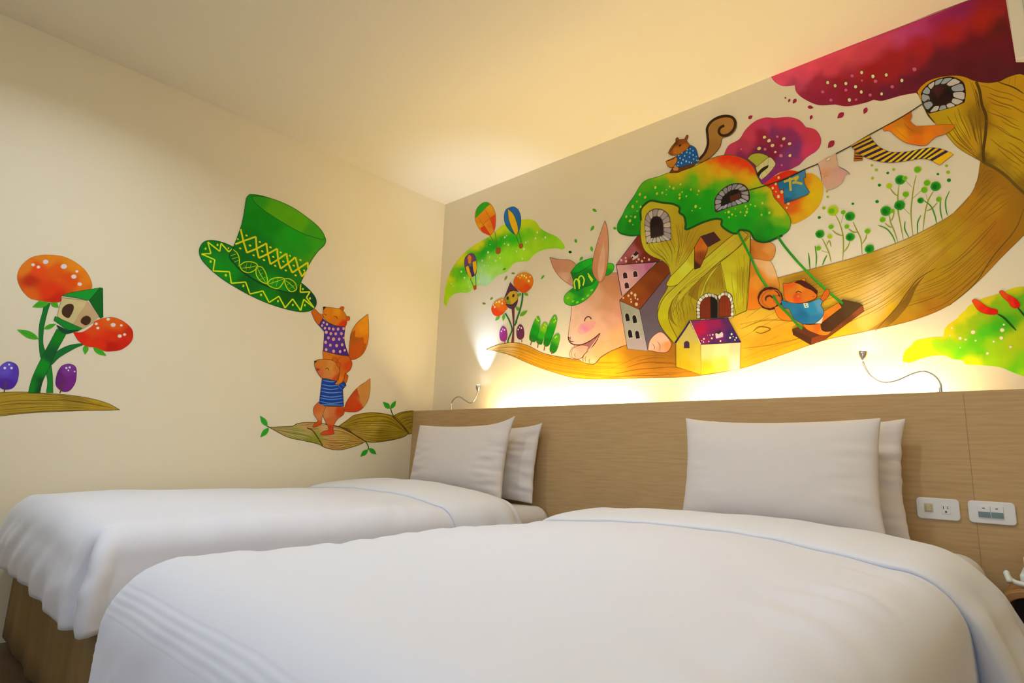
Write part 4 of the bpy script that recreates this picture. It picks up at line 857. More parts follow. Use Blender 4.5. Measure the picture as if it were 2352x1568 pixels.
# ------------------------------------------------ houses by the rabbit
f = Fig('painted_pink_house', 'B', 6.1, 'F', 'tall painted pink house with a reddish-brown roof behind the grey-purple house')
p = f.part('wall'); p.fill('650,505! 1000,480! 860,650! 702,780!', '700,540:#c08488 700,700:#c89090 850,540:#ac6c84 940,500:#a05078 780,620:#c08888', (DK, 5)); p.line('650,508 700,780', '#2c1430', 6, False)
for x, y in ((730, 597), (822, 585), (745, 688)): p = f.part('window', lay=6.2); p.arch_win(x, y, 38, 54, '#c8a898', '#301420', -8, 10)
p = f.part('roof'); p.fill('850,235! 960,260! 1080,420! 1030,475! 645,503!', '700,460:#8c4850 780,370:#94484c 860,300:#702410 900,430:#641c0c 980,460:#581c10 780,470:#6c2814', ('#281018', 7)); p.fill('785,425! 820,385! 850,400! 845,435! 800,462!', '#b89c98'); p.fill('800,410! 830,378! 855,400! 825,425!', '#201018'); p.dots('797,437', '#201018', 6, 10)
p.dots('695,460 735,440,.8 738,470 852,453 882,470 903,440,.7 945,455 833,475,.6', '#c89484', 10, 12)
f = Fig('painted_grey_house', 'B', 6.4, 'F', 'tall narrow painted house with grey front, purple side and brown roof beside the rabbit')
p = f.part('wall'); p.fill('860,905! 1125,575! 1180,600! 1150,800! 1120,960! 1150,1150! 1000,1230! 935,1275!', '950,850:#5c4854 1080,680:#5c4450 1000,950:#584854 960,1150:#584c58', ('#201420', 5)); p.fill('680,825! 860,905! 935,1278! 750,1258!', '740,900:#8c8474 850,1000:#948c80 800,1080:#988c84 850,1220:#9c8890', ('#301c20', 5))
for x, y in ((750, 973), (815, 990), (775, 1122), (840, 1130)): p = f.part('window', lay=6.5); p.arch_win(x, y, 36, 72, '#b0a890', '#140c14', -10, 9)
p = f.part('roof'); p.fill('1020,478! 1085,460! 1180,480! 1150,550! 862,905! 680,822!', '720,810:#8c4008 850,850:#7c340c 950,600:#743004 1050,520:#642804 1000,700:#6c2c08 800,720:#843c08', ('#281018', 7))
p.dots('714,800,.8 760,780 788,757,1.1 820,775,1.3 782,812,.7 822,802,.7 843,812,.8 786,836,.8 832,857,1.4', '#c8a07c', 10, 12)
f = Fig('painted_cottage', 'B', 12, 'H', 'small painted cream cottage with a magenta and purple roof, below the tree house')
p = f.part('wall'); p.fill('220,1190! 352,990! 455,1205! 460,1488! 222,1412!', '350,1080:#a89450 300,1300:#b09418 300,1380:#ac8c0c 420,1300:#ac9430', (DK, 5)); p.fill('455,1203! 832,1183! 825,1435! 458,1490!', '500,1230:#c0ac74 650,1220:#c8b084 800,1230:#c0a080 500,1440:#cc9418 650,1400:#cca044 800,1400:#c8ac94', ('#5c4410', 4)); p.line('260,1410 262,1360|340,1430 342,1370|395,1440 398,1400', '#806414', 5)
p = f.part('window'); p.arch_win(322, 1202, 52, 68, '#a89040', '#381c38', 0, 10)
p = f.part('roof'); p.fill('355,978! 710,952! 836,1178! 455,1200!', '400,1000:#78204c 450,1060:#9c0838 500,1150:#70144c 600,1000:#7c1044 700,970:#48184c 620,1100:#581450 750,1120:#2c1850 800,1170:#28184c 560,1180:#3c1448', ('#20103c', 6)); p.line('210,1188 280,1090 355,975', '#241840', 16, False); p.line('355,978 400,1080 455,1200', '#bcb08c', 6, False)
p.fill('592,1100! 650,1072! 668,1100! 665,1130! 600,1145!', '#b09ca8'); p.fill('590,1085! 640,1065! 660,1075! 625,1105!', '#301820')
p.dots('485,1148,1.1 465,1165,.7 481,1178,.8 532,1172,.7 560,1143,1.2 569,1109 543,1112,.7 520,1113,.5 642,1168,1.1 747,1103,1.2 733,1138,1.3 762,1127,.7 792,1138 779,1158,.9', '#d0b898', 7, 8)
# ------------------------------------------------ trees behind the crown
f = Fig('painted_pink_tree', 'B', 2, 'G', 'painted round pink and purple tree top rising behind the green tree house roof')
p = f.part('crown'); p.fill('1080,490! 1130,390 1230,330 1290,240 1380,160 1480,125 1560,130 1700,120 1800,150 1860,215! 1950,240 2000,310 2000,380 1960,440 1870,500 1800,570! 1700,620 1600,650 1480,740 1440,760! 1300,700! 1100,600!',
 '1150,420:#ac3050 1300,280:#b0304c 1450,170:#b42c50 1650,150:#b42c50 1800,200:#b4304c 1930,320:#b43048 1900,450:#b83058 1750,570:#903060 1560,260:#742458 1450,300:#881834 1620,350:#7c1838 1720,320:#7c2458 1760,420:#6c2c68 1550,450:#741434 1300,400:#9c2c48 1250,480:#74204c 1650,530:#702c60 1450,480:#601840 1480,720:#78246c 1600,600:#7c2460 1480,220:#a83058', ('#a42c54', 4))
p.dots('1469,310,1.1 1512,343,1.2 1545,388,1.2 1652,325,1.1 1707,372,1.1 1418,417,1.2 1572,451,.8 1710,484', '#c8b080', 16, 13, -30, '#601838'); p.dots('1591,305,.9 1630,391 1475,424 1625,485,1.2 1632,575,.7 1247,423,.6', '#c05880', 14, 13)
p = f.part('dormer', lay=3); p.fill('1310,512! 1350,475 1420,463 1490,485 1520,518! 1400,600! 1380,570!', '#98982c', ('#54541c', 4)); p.fill('1385,600! 1450,545 1520,500 1572,555 1555,600 1500,665 1440,715! 1410,680!', '#b8ac78', ('#403818', 5)); p.fill('1395,655! 1450,600 1510,572! 1500,600 1440,650 1415,692!', '#241808'); p.line('1420,575 1400,640|1460,545 1470,580|1510,505 1500,570|1555,590 1520,600|1500,660 1480,630|1450,705 1440,655', '#5c5024', 5)
f = Fig('painted_orange_bush', 'B', 1, 'G', 'painted red, orange and yellow bush behind the blue shirt on the clothes line')
p = f.part('foliage'); p.fill('1430,745! 1560,680 1640,640 1720,622 1800,640! 1860,650! 1930,660 2010,730 2025,830 1990,950 1900,1050 1800,1110 1730,1130 1680,1060! 1560,920 1480,800', '1600,690:#cc1c08 1750,640:#cc2408 1560,740:#cc2408 1620,850:#c8380c 1850,700:#c87c08 1780,780:#cc7008 1950,850:#c8a008 1900,980:#c89808 1720,1000:#c45808 1750,1090:#c48c08 1700,900:#c84808 1970,750:#c89808', ('#b88c10', 4))
p.dots('1603,693 1575,752 1547,792 1634,828,1.2 1578,826,.6 1601,872,1.2 1694,937,1.1 1680,978,.8', '#d8b070', 11, 14)
# ------------------------------------------------ tree house
f = Fig('painted_tree_house', 'B', 7, 'H', 'painted tree house with green mushroom-like roof, stone windows and braided yellow trunk')
p = f.part('trunk'); p.fill('-112,-60! -70,-160! 150,-190! 420,-130! 640,-20! 800,40! 925,70! 922,400 905,700 890,880! 760,935! 480,1010! 300,1120! 215,1205! 130,1100 65,1010 45,900 60,800 120,700 160,610 170,550! 145,460 85,405 -10,365 -80,305 -112,205 -118,80',
 '-60,0:#ac9818 50,100:#a48c10 150,200:#a08410 250,300:#a48c14 -60,260:#ac9c1c 100,350:#a09018 350,250:#94740c 500,150:#98780c 700,150:#9c7c0c 300,480:#a4901c 130,720:#a0901c 90,900:#a09010 160,1080:#98840c 300,800:#94800c 400,950:#8c7408 550,600:#88700c 600,850:#9c8c0c 800,600:#a49414 880,300:#947810 870,800:#9c880c 700,500:#a8981c', ('#4c3808', 6))
p.grain('-95,-40 -95,150 -40,300 90,390 160,470', '120,-100 180,150 230,300 190,470', 11, '#6c540c', 7, .3); p.grain('150,-80 230,200 210,480', '560,60 400,250 240,480', 8, '#745810', 7, .3)
p.fill('395,280! 300,420 165,560! 130,640 220,640 320,560 392,495!', '300,450:#b4b02c 200,580:#b0a41c 370,400:#a49418', (WOODL, 6))
p.fill('500,560! 440,660 425,790! 330,730! 370,640! 440,590!', '#7c5c08', None); p.fill('235,740! 180,830 190,960 240,1040! 160,960 150,850!', '#74580c')
p.fill('640,430! 560,480 500,580 470,700 430,830! 520,720! 600,720! 690,700! 670,600!', '560,600:#8c740c 620,560:#846808 500,700:#948010')
p.fill('640,420! 720,360 860,240 920,170! 915,500 895,700 885,880! 790,920! 760,800 700,700! 680,600', '700,450:#a89c18 800,400:#a89410 720,650:#b0a81c 850,600:#988408 850,850:#a08c0c 800,800:#a89c10', (WOODL, 5))
p.fill('830,110! 700,210 560,330 400,470 260,610 120,740 60,850 48,950 95,1060 215,1205! 250,1170! 200,1080 150,960 160,850 220,740 330,650 460,570 620,430 800,290 905,160!', '750,220:#a8901c 600,350:#a89c20 450,480:#a8981c 250,650:#a89c1c 130,780:#aca01c 100,900:#a89c08 120,1050:#a09008 850,170:#a08418', (WOODL, 7))
p.fill('640,430! 540,530 480,650 440,760! 470,740! 500,640 560,540!', '#a89c20', (WOODL, 4)); p.fill('470,560! 350,680 230,820! 190,900! 250,720 360,620!', '#a4941c', (WOODL, 4))
p.grain('830,120 560,340 260,620 70,850 60,980', '900,170 620,430 330,650 160,850 150,960', 5, '#786014', 7, .3); p.grain('720,380 740,600 780,900', '910,250 900,600 880,870', 7, '#745c10', 7, .3); p.grain('510,600 480,700 470,740', '670,560 680,640 690,700', 6, '#685010', 6, .4); p.grain('190,850 220,1000 260,1090', '400,800 410,900 400,960', 8, '#745c10', 6, .3)
p.grain('230,760 180,850 200,980', '420,640 370,760 400,900', 8, '#60480c', 6, .4)
p = f.part('chimney_box', 'G', 8); p.fill('868,1250! 935,1350! 925,1400! 860,1545! 808,1565! 808,1350!', '840,1330:#b0540c 900,1340:#b45c10 850,1450:#84380c 820,1540:#38180c 880,1450:#78340c', ('#241408', 6)); p.line('840,1400 835,1520|865,1390 858,1500|890,1380 880,1480', '#3c1c08', 5)
p.fill('868,1250! 990,1208! 1055,1285! 935,1352!', '#3c1c1c', ('#1c0c0c', 5))
p = f.part('window', 'G', 8); p.fill('350,1322! 338,1080 380,1010 450,985 530,1008 578,1080 590,1285!', '#483c30'); p.stones('352,1318 335,1200 337,1080 380,1010 450,988 530,1010 575,1080 588,1200 588,1285', '396,1270 388,1180 390,1110 412,1070 450,1060 490,1078 508,1130 512,1190 514,1238', 13, '#a89488', '#8c7c80', '#5c4c40')
p.stones('352,1320 470,1305 588,1285', '396,1262 450,1258 514,1235', 5, '#a49890', '#988c8c', '#483c30'); p.fill('396,1268! 388,1120 412,1072 450,1062 490,1080 508,1130 514,1235! 450,1252!', '420,1100:#180808 450,1180:#241418 430,1240:#241818 490,1150:#200c08')
p = f.part('double_door', lay=8); p.fill('415,960! 412,830 445,755 520,712 600,728 620,735! 690,700 755,745 768,930! 700,955! 620,965!', '#4c3c2c')
p.stones('418,958 414,830 445,757 520,714 580,722 612,745', '450,950 448,830 470,785 525,750 575,752 605,785', 11, '#c8bca8', '#a8a090', '#504030'); p.stones('615,745 650,712 690,703 735,722 760,790 767,930', '630,780 650,750 690,738 718,760 735,810 738,930', 9, '#c4bca8', '#a09888', '#504030')
p.fill('450,955! 448,830 480,770 525,750 580,758 612,800 612,948!', '#100804'); p.fill('450,955! 448,830 478,772 525,750 545,750! 548,950!', '#642008', ('#2c1004', 4)); p.fill('628,942! 630,790 655,745 690,738 720,765 738,820 738,930!', '#702408', ('#2c1004', 5)); p.line('500,760 498,950|660,745 655,935|685,740 683,930|710,755 710,930', '#481404', 4); p.stones('450,958 530,958 620,960 700,945 760,932', '450,978 530,975 620,978 700,962 768,945', 6, '#b0987c', '#a08468', '#5c3418')
p = f.part('roof', 'G', 9)
p.fill('75,1190! 80,1130 130,1040 170,960 240,860 300,760 360,715 480,680 560,650 650,640 800,590 900,540 1000,500 1100,480 1200,490 1300,530 1370,600 1400,680 1440,750! 1530,800 1560,880 1620,950 1690,1040 1720,1110 1700,1190 1640,1240! 1560,1270 1500,1300 1420,1300 1370,1270 1330,1210 1240,1190! 1200,1225! 1150,1210 1060,1150! 1060,1090 1000,1080 880,1110 800,1160 740,1190! 720,1180! 720,1120 700,1060 660,1020! 660,980 600,945 500,935! 400,918 340,945 300,1010 300,1100 290,1180 290,1240! 200,1242 110,1220',
 '120,1150:#108010 180,1030:#24901c 250,900:#248c10 350,760:#4c940c 470,700:#80a008 560,670:#b49008 700,640:#b89408 850,590:#b89408 950,550:#c06c08 1020,500:#c44808 1100,500:#cc2804 1200,520:#cc2808 1300,560:#cc3008 1350,640:#c84408 1080,560:#cc3808 1150,600:#c86808 1030,600:#c47c08 1300,680:#c49008 1100,660:#c09808 950,640:#b89808 900,700:#a89408 800,720:#4c9c0c 750,680:#589c0c 500,730:#48980c 450,800:#24900c 600,850:#1c8c0c 750,850:#108808 400,880:#188410 250,1100:#087808 200,1200:#08740c 700,950:#088008 800,1080:#027804 850,950:#0c8808 950,850:#0c8808 950,1000:#0c8408 1100,740:#58940c 1000,760:#449808 1380,720:#b49c08 1420,800:#94a008 1500,850:#b49808 1450,880:#50980c 1350,850:#2c9010 1550,920:#ac9c0c 1620,1020:#a89c08 1680,1110:#6c9808 1600,1080:#5c980c 1500,1000:#0c840c 1350,1000:#108c08 1150,1100:#0c8408 1300,1130:#088008 1500,1200:#087c0c 1450,1270:#086808 1640,1180:#1c880c', ('#0c5c10', 6))
p.line('300,1100 298,1000 345,940 400,912 500,930 600,942 665,975 665,1025 710,1060 725,1130 730,1185 880,1120 1000,1085 1065,1095 1065,1150 1150,1212 1210,1222 1240,1190 1330,1205 1370,1268 1420,1298 1500,1300 1640,1240', '#0a4410', 20, False); p.line('75,1190 110,1222 200,1242 290,1238', '#0c5010', 14)
p.dots('290,853,1.2 437,787,1.2 452,845,1.1 503,837 608,793,1.2 667,855,1.1 667,887 675,757 572,778,.8 340,880,1.1 222,968,1.3 297,970 162,1063,1.1 245,1066,1.1 196,1102,1.3 262,920,.8 690,830,.7 848,820 773,807,.9 818,967,1.3 860,985,.7 835,855,.6 785,1007,.6 730,870,.8 541,810,.6 541,855,.5 205,1060,.6 265,1010,.6 225,1140,.5', '#b0ac30', 9, 12, 20)
p.dots('1450,935,1.1 1518,1027,1.2 1302,1020,1.2 1131,1020,1.2 1293,965 1339,950,.8 1382,963,.8 1443,1047,.9 1165,1043,.9 1244,1020,.8 1287,1052,.8 1195,990,.6 1308,990,.7 1135,1070,.8 1198,1057,.5 1100,1025,.6', '#a8ac28', 10, 12, 20)
p = f.part('window', 'G', 10); p.fill('1000,1012! 998,900 1060,812 1160,752 1260,752 1315,800 1335,880 1320,925! 1150,975 1020,1025!', '#382820')
p.stones('1005,1010 1000,900 1060,815 1160,757 1255,755 1310,800 1330,880 1322,920', '1060,968 1072,890 1135,828 1190,808 1232,812 1245,840 1250,862 1248,880', 11, '#8c8088', '#74707c', '#2c2018'); p.stones('1010,1015 1150,972 1320,922', '1060,965 1150,928 1250,885', 6, '#9490a0', '#74707c', '#2c2018')
p.fill('1060,968! 1068,895 1135,830 1190,808 1235,815 1250,882! 1150,930!', '#140c08'); p.fill('1140,872! 1238,835! 1245,885! 1150,925!', '#48200c', ('#201008', 4))
# ------------------------------------------------ squirrel on the roof
f = Fig('painted_squirrel', 'B', 12, 'G', 'painted brown squirrel in a blue dotted shirt sitting on the tree house roof')
p = f.part('tail'); p.fill('830,560! 880,500 925,430 945,360 920,280 932,200 990,135 1080,102 1165,112 1205,165 1198,235 1150,292 1080,315 1065,330! 1050,400 985,480 900,540', '980,250:#90642c 950,400:#8c5c24 900,500:#885824 1100,150:#9c6830 1150,200:#9c6830', ('#2c1808', 5))
p.line('850,525 905,460 935,380 932,300 930,220 985,150 1080,115 1160,122 1192,170 1180,235 1130,285 1070,295 1040,265 1050,225 1090,200', '#2c1808', 24, False)
p = f.part('body'); p.fill('570,650! 600,600! 650,590! 750,565 835,545! 790,590 700,625 650,648!', '#58300c', (DK, 5)); p.fill('600,605! 640,590 660,605 650,630! 610,630!', '#b86c38', (DK, 4))
p = f.part('head'); p.fill('558,460! 585,410 630,355! 632,325 650,315 662,335! 712,330! 735,292 748,300 732,345! 765,390! 720,440 645,480! 590,482', '650,350:#603008 700,350:#7c3c0c 600,420:#884814 700,410:#a05810 640,450:#a45c18 580,465:#7c4010', (DK, 5)); p.fill('658,392 672,380 684,385 670,402', '#1c0c04'); p.line('660,340 620,390 575,450', '#4c2408', 10)
p = f.part('shirt', lay=13, label='blue dotted shirt'); p.fill('635,492! 700,460 775,388! 820,420 847,508! 830,548! 740,580 655,602! 628,565 648,530', '#10488c', (DK, 5)); p.dots('740,430,.8 768,422,.8 795,440,.9 735,455 765,462 715,488 690,462,.8 672,510 700,525 730,540,1.2 760,500,.9 795,480 800,520 825,495,.8 685,557 760,548 655,550,.9 650,580,.8 780,555,.8 830,530,.8 660,485,.8', '#7ca8bc', 7, 9)
p = f.part('bowl', lay=13); p.fill('535,540! 630,495! 645,515 640,550! 600,598 560,590', '580,540:#b86c1c 600,580:#a46420', (DK, 5)); p.line('540,540 600,520 630,500', '#3c1c08', 8)
# ------------------------------------------------ swing and its rider
f = Fig('painted_swing', 'B', 12, 'H', 'painted swing, thick brown plank hanging from green vine ropes under the tree house roof')
p = f.part('plank'); p.fill('1322,1055! 1400,1035 1470,1050! 1620,1115! 1505,1140!', '#4c200c', (DK, 5)); p.fill('1322,1058! 1505,1140! 1498,1205! 1330,1108!', '#3c1808', (DK, 5)); p.fill('1505,1138! 1690,1075! 1985,825! 2002,885! 1640,1150! 1498,1205!', '1560,1160:#6c2c0c 1750,1060:#68300c 1950,880:#783818 1850,970:#5c2c0c', ('#3c1408', 5)); p.fill('1590,1010! 1800,775! 1950,808! 1985,828! 1690,1075! 1610,1078!', '1700,950:#40240c 1880,830:#442c10 1650,1050:#381c0c', (DK, 5))
p = f.part('rope', lay=13); p.line('810,140 860,240 930,380 1000,530 1070,640 1145,745', '#207018', 24, False); p.line('1185,180 1240,260 1330,370 1430,480 1540,590 1650,690 1800,815', '#207018', 24, False); p.grain('800,150 860,260 1000,545 1130,740', '820,140 880,240 1015,530 1150,730', 4, '#3c9018', 5, .2); p.grain('1180,185 1320,370 1430,495 1790,815', '1200,180 1340,370 1450,485 1810,810', 4, '#3c9018', 5, .2)
p = f.part('rope', lay=16); p.line('1140,735 1200,830 1280,910 1350,990 1415,1055', '#2c6c18', 24, False)
f = Fig('painted_swinging_squirrel', 'B', 14, 'H', 'painted orange squirrel in a plain blue shirt riding the swing')
p = f.part('tail'); p.dots('1112,765', '#3c1408', 126, 112); p.dots('1105,770', '#b45c10', 96, 88); p.line('1225,790 1190,700 1110,690 1040,740 1045,810 1100,850', '#9c4c0c', 12); p.line('1070,790 1075,755 1110,740 1140,765', '#4c1c08', 20)
p = f.part('body'); p.fill('1155,850! 1200,830! 1250,870! 1345,965! 1290,980 1210,960 1170,910', '#c0640c', (DK, 4)); p.fill('1140,735! 1200,745 1225,790! 1200,830! 1150,800!', '#b8540c', (DK, 4)); p.fill('1420,1010! 1500,1015 1590,1005! 1600,1060 1640,1080 1692,1075! 1660,1110 1600,1115 1500,1080 1450,1050', '1480,1040:#c46010 1640,1100:#c8640c 1560,1040:#b8500c', (DK, 4)); p.fill('1620,890! 1760,805! 1792,850! 1700,920 1595,1000! 1605,940!', '1700,880:#c06c14 1630,960:#c0580c 1770,830:#bc640c', (DK, 4)); p.fill('1590,770! 1635,690 1660,678 1675,700 1665,740 1615,795!', '#b8500c', (DK, 4))
p.fill('1530,1002! 1615,930! 1600,1003!', '#b0a8a0')
p = f.part('shirt', lay=15, label='plain blue shirt'); p.fill('1212,782! 1290,800 1390,815 1490,800 1580,765! 1612,792! 1592,830! 1622,890 1600,950 1530,1002 1420,1008! 1340,960! 1290,862! 1240,855!', '1300,840:#1c608c 1500,850:#20709c 1400,930:#105484 1550,950:#205c8c 1580,800:#487ca0', ('#102c48', 5)); p.fill('1425,812! 1470,808! 1480,850! 1440,855!', '#a8b0a0'); p.dots('1448,825 1455,843', '#202828', 5)
p = f.part('head', lay=15); p.fill('1232,622! 1300,620 1345,600! 1405,596! 1420,575! 1450,580! 1445,610! 1500,650 1562,695! 1545,760 1480,792 1390,812 1290,800 1248,765 1240,690', '1280,640:#c04c10 1320,700:#b86414 1400,690:#c07010 1500,740:#bc6010 1380,755:#b83c10 1450,720:#b85c14 1300,770:#c45c10 1540,710:#b85818', ('#50200c', 5)); p.fill('1340,612! 1405,594 1460,615 1510,650 1562,695! 1555,732! 1510,690 1440,660 1390,630', '#401008', ('#200804', 4)); p.line('1355,712 1380,698 1410,712|1510,748 1535,745', '#300c04', 9); p.dots('1380,745', '#b8622c', 14)
# ------------------------------------------------ clothes line and laundry
f = Fig('painted_clothes_line', 'B', 13, 'Z', 'thin dark painted clothes line running from the tree house window to the giant trunk')
p = f.part('line'); p.line('1701,442 1754,428 1800,412 1850,389 1883,375 1920,354 1956,335 1996,311 2055,279 2092,257 2134,229', '#3c2c10', 2.6, False)
f = Fig('painted_blue_shirt', 'B', 14, 'G', 'painted blue shirt with a yellow letter-like mark hanging on the clothes line')
p = f.part('shirt'); p.fill('1595,745! 1760,665! 1855,620! 1862,690! 1840,700! 1852,760! 1898,830! 1880,855! 1660,940! 1650,800! 1612,812!', '1640,760:#185c84 1700,850:#24688c 1850,700:#386c90 1800,850:#2c7090 1680,920:#144c74', ('#142c40', 5)); p.line('1595,745 1760,668 1855,622', '#201808', 7)
p = f.part('mark', lay=15); p.line('1655,735 1730,710 1795,682|1712,695 1715,760 1720,820|1735,745 1770,740 1830,755|1760,725 1790,690', '#b09828', 22, False)
f = Fig('painted_pink_garment', 'B', 14, 'I', 'pale pink painted garment on the clothes line, between blue shirt and striped scarf')
p = f.part('cloth'); p.fill('445,1400! 520,1350 600,1318! 610,1380! 620,1430 720,1495! 680,1500! 660,1560! 600,1610 525,1632! 490,1580! 470,1480', '480,1440:#bc9480 560,1400:#bc9478 560,1520:#bc8c7c 620,1500:#bc8880 600,1580:#b8907c 500,1490:#c08468 640,1480:#b8847c', None); p.line('445,1400 465,1470 480,1560|600,1318 605,1380|620,1430 680,1460 722,1495', '#58404c', 6); p.fill('512,1372! 545,1345! 550,1375! 518,1385!', '#c4b8a4', ('#4c3c30', 4)); p.line('485,1500 520,1480|500,1520 535,1500', '#bc6c48', 9)
f = Fig('painted_striped_scarf', 'B', 14, 'I', 'painted yellow scarf with dark purple stripes blowing from the clothes line')
p = f.part('scarf'); p.fill('760,1295! 830,1320! 828,1375! 752,1384!', '#a86014', ('#5c3010', 4)); p.zig('765,1315 826,1330|760,1340 826,1345|758,1360 826,1362', '#382018', 9)
A_ = parse('725,1250 760,1290 830,1340 920,1375 1030,1395 1130,1392 1240,1375 1330,1362 1400,1372 1490,1418'); B_2 = parse('885,1162 915,1205 970,1260 1050,1300 1130,1308 1230,1300 1330,1280 1430,1268 1520,1285 1608,1325')
P_ = [(a, b, False) for a, b, _ in A_]; Q_ = [(a, b, False) for a, b, _ in B_2]
P_[0] = (*P_[0][:2], True); P_[-1] = (*P_[-1][:2], True); Q_[0] = (*Q_[0][:2], True); Q_[-1] = (*Q_[-1][:2], True)
p.fill(P_+Q_[::-1], '760,1230:#b8880c 900,1300:#c8980c 1100,1350:#d4a410 1300,1320:#dcb010 1550,1350:#d49c08', ('#6c4c10', 4))
sa = smooth(P_, False, 10); sb = smooth(Q_, False, 10); n_ = len(sa)
for k in range(15):
    i = int(n_*(.025+.066*k)); j = min(n_-1, i+3); sh = 2
    if j+sh >= n_: break
    q = [sa[i], sa[j], sb[min(n_-1, j+sh)], sb[min(n_-1, i+sh)]]; p.put(p.T(q), [paint_col('#2c1c38')]*4, [(0, 1, 2, 3)])
f = Fig('painted_orange_cloth', 'B', 14, 'I', 'painted orange cloth blowing from the clothes line next to the giant trunk')
p = f.part('cloth'); p.fill('1000,1100! 1080,1060 1160,1015 1245,962! 1250,1000! 1235,1040! 1260,1065 1290,1085! 1400,1080 1520,1070 1620,1072! 1600,1110 1540,1150 1450,1180 1380,1245! 1320,1250 1200,1225 1120,1175 1070,1130! 1040,1120! 1012,1128!', '1040,1090:#d06c10 1150,1060:#b87010 1220,1000:#b05808 1150,1150:#dc8008 1280,1120:#b4600c 1300,1200:#d46408 1450,1130:#cc6810 1380,1200:#d87008 1560,1090:#bc6c10', ('#8c4408', 4)); p.line('1180,1050 1220,1100 1270,1130|1110,1110 1200,1190', '#984c08', 6)
# ------------------------------------------------ petals
for w_ in '165,840,60,10 197,863,120,17 243,868,125,26 380,920,10,26,18 385,1007,110,22,16 638,990,140,38,18 850,950,115,32,20 556,1237,130,42,18 -28,120,0,0'.split():
    q = [float(v) for v in w_.split(',')]
    if q[3] == 0: continue
    x, y, a, k = q[:4]; f = Fig('painted_petal', 'B', 2, 'I', 'small crimson painted petal falling below the pink canopy', group='crimson petals falling from the canopy'); p = f.part('petal')
    dx, dy = math.cos(math.radians(a))*k, math.sin(math.radians(a))*k; p.leaf('%f,%f,%f,%f,%f' % (x-dx, y-dy, x+dx, y+dy, max(14, k*1.15)), '#8c1c38')
f = Fig('painted_petal', 'B', 2, 'G', 'small crimson painted petal left of the pink tree top, under the ceiling edge'); p = f.part('petal'); p.leaf('1315,135,1358,105,34', '#902038')
# ------------------------------------------------ sprigs on the limb
def sprig(stems, blobs, label, grass=None, crop='J'):
    f = Fig('painted_sprig', 'B', 0, crop, label); p = f.part('stem'); p.line(stems, '#84841c', 11)
    for g in (grass or '').split('|'):
        if g: f.part('grass_blade').line(g, '#3c7818', 12)
    for w_ in blobs.split():
        x, y, r, c = w_.split(','); x, y, r = float(x), float(y), float(r); base, rim = {'d': ('#107c10', '#4c8c18'), 'l': ('#5c9c10', '#98a818'), 'y': ('#98ac0c', '#a8ac14')}[c]
        p = f.part('round_leaf', lay=2); p.dots('%f,%f' % (x, y), rim, r*1.12, r*.98, -20); p.dots('%f,%f' % (x-r*.05, y+r*.05), base, r*.92, r*.8, -20)
        if c == 'd': p.dots('%f,%f' % (x-r*.2, y+r*.1), '#085c14', r*.45, r*.5, -20)
sprig('140,720 175,790 200,850 215,920|215,790 200,740 175,780|135,822 190,840', '122,683,36,d 204,703,20,y 110,802,22,l', 'leftmost painted sprig on the limb, one dark and two pale round leaves', '25,840 32,900 38,978|80,780 92,870 88,965|180,860 160,900 142,945')
sprig('250,520 290,600 315,700 318,800 312,905|318,520 300,590|225,650 260,680 312,700|375,740 355,790 322,835', '230,487,44,y 220,490,28,l 317,501,20,l 216,622,22,l 374,535,40,d 376,708,36,d', 'painted sprig with a large yellow round leaf, second from the left on the limb')
sprig('398,580 430,650 465,730 475,855|360,640 400,665 435,670|515,680 505,720 475,765', '347,620,20,l 521,659,24,l 538,808,38,d', 'painted sprig with a dark round leaf lying low on the limb')
sprig('700,520 715,590 745,660 775,755|665,590 700,620 728,630|745,490 735,540 715,575', '676,490,44,d 730,490,18,l 647,563,24,l', 'painted sprig with a mottled green round leaf, left of the tall sprig', '608,610 680,640 730,700 755,760|835,575 832,640 868,715')
sprig('785,260 775,360 775,480 800,620 820,730|710,300 740,340 770,365|855,370 800,410', '795,230,42,d 835,215,20,l 702,280,24,y 841,350,26,l 790,442,44,d', 'painted sprig with two large dark round leaves, one above the other')
sprig('928,190 905,300 885,480 890,600 900,700|840,235 890,290|970,320 900,385|820,465 875,520', '940,143,30,l 997,313,28,l', 'tallest painted sprig on the limb, topped by a light green leaf', '968,525 940,590 940,685')
sprig('1075,320 1030,400 1000,520 985,660|1010,350 1025,400|1105,420 1060,470 1015,490', '1092,283,42,d 1020,255,28,l 965,402,26,d 1118,392,24,l', 'rightmost painted sprig, its dark round leaf close to the giant trunk', '990,400 1050,450 1085,530 1100,600|1132,390 1130,480 1148,570|1208,322 1175,400 1178,480 1192,530')
for w_ in '557,108,12,y 595,147,14,y 740,143,14,y 690,172,13,d 562,216,14,y 620,274,15,d 180,327,10,y 187,372,12,y 155,465,16,l 397,430,12,d 117,545,14,d 600,412,16,d 1182,112,14,y 1195,166,17,y 1110,182,12,d 1202,233,18,d 1137,10,10,y'.split():
    x, y, r, c = w_.split(','); f = Fig('painted_dot_leaf', 'B', 1, 'J', 'tiny round painted leaf floating around the sprigs, below the laundry', group='tiny floating round leaves above the sprigs'); p = f.part('dot'); p.dots(x+','+y, '#8c9c10' if c != 'd' else '#107018', float(r), float(r)*.85)
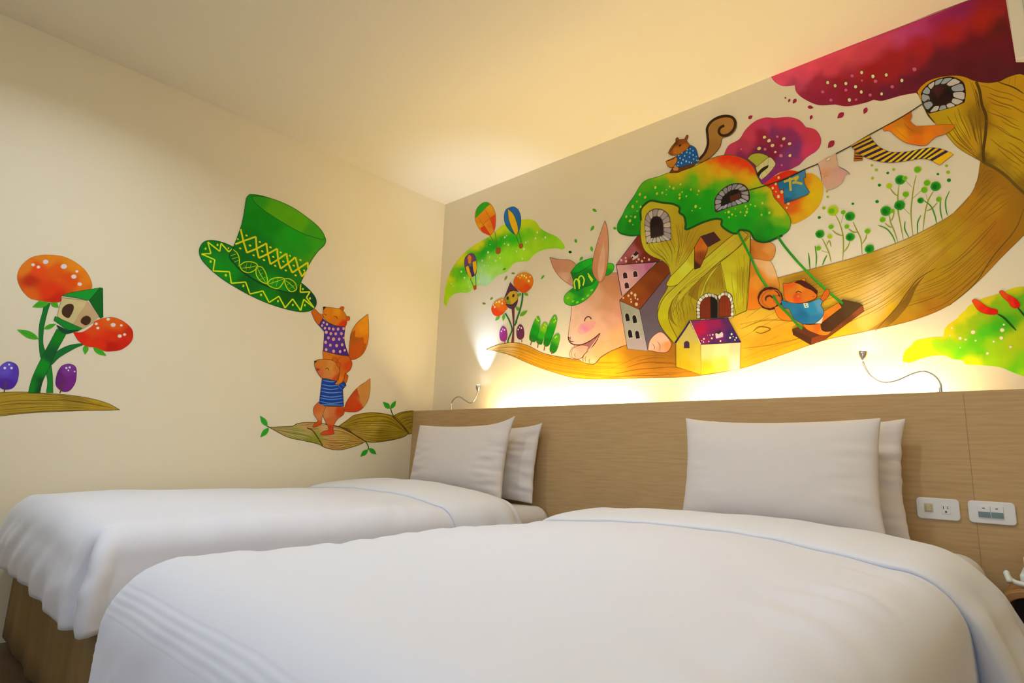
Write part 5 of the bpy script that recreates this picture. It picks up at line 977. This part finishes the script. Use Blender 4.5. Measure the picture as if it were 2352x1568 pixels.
# ------------------------------------------------ green bush with cattails
f = Fig('painted_green_bush', 'B', 0, 'K', 'painted yellow-green bush with white dots at the right edge, above the headboard')
p = f.part('foliage'); p.fill('690,1030 720,930 800,860 850,800 960,770 1100,750 1215,745! 1230,650 1290,580 1380,520 1420,470 1500,400 1540,350 1620,310 1700,260 1830,220 1950,180 2080,130 2180,105 2300,100 2600,120! 2600,1350! 2400,1290 2250,1255! 2100,1200 1950,1140 1800,1120 1650,1110 1500,1100! 1450,1050 1330,1030 1250,995 1130,985 950,1020 800,1075 710,1070',
 '720,1040:#dcc008 800,900:#c4c008 950,780:#c4b80c 900,900:#a8bc08 850,1030:#b8bc08 1100,990:#d8c408 1150,880:#84b008 1250,700:#c8b408 1330,600:#d0ac08 1450,480:#c8b808 1600,380:#c0b408 1800,260:#c4ac08 2100,150:#c4b008 1300,850:#78b008 1450,650:#94ac08 1600,550:#88a408 1700,450:#88a40c 1900,350:#74a008 2100,250:#70a008 2250,300:#58980c 1750,700:#48a808 1900,620:#389c08 2050,550:#3c9408 1650,780:#58ac08 1450,920:#60b008 1800,850:#88b408 1650,950:#60b008 2100,800:#a4b008 2250,700:#a0ac08 1900,950:#90b408 1600,1080:#c0c408 1850,1080:#90b808 2150,1150:#68b808 2250,1100:#78b808 2050,1000:#98b408 2230,1230:#90c408')
p.dots('1320,635,.6 1297,730,.5 1430,765,1 1500,782,.7 1595,687,1.3 1628,795,.6 1430,885,.4 1970,660,1.2 1992,590,.6 1958,762,1.1 1860,808,.7 2078,878,.9 1780,960,.9', '#d0c0a8', 22, 19, 0, '#8c9c20')
for q, st, nm in (('1580,285! 1610,262 1660,275 1720,320 1800,370 1880,390 1912,410 1905,450 1860,462 1780,455 1700,430 1640,380', '1905,450 1990,500 2070,580 2150,665', 'left red painted cattail bent over the green bush'), ('1930,170! 1950,152 1990,158 2030,195 2110,235 2170,280 2198,330 2190,365 2130,378 2080,350 2050,300 1980,240', '2160,360 2220,430 2280,500 2350,580', 'right red painted cattail at the right edge of the green bush')):
    f = Fig('painted_cattail', 'B', 2, 'K', nm); x, y, _ = parse(q)[0]; p = f.part('stem'); p.line(st, '#1c3c10', 26); p = f.part('spike', lay=3); p.fill(q, '%f,%f:#d84404 %f,%f:#d02404 %f,%f:#c00804' % (x+60, y+30, x+160, y+110, x+270, y+150), ('#a02008', 6))
build_figs()
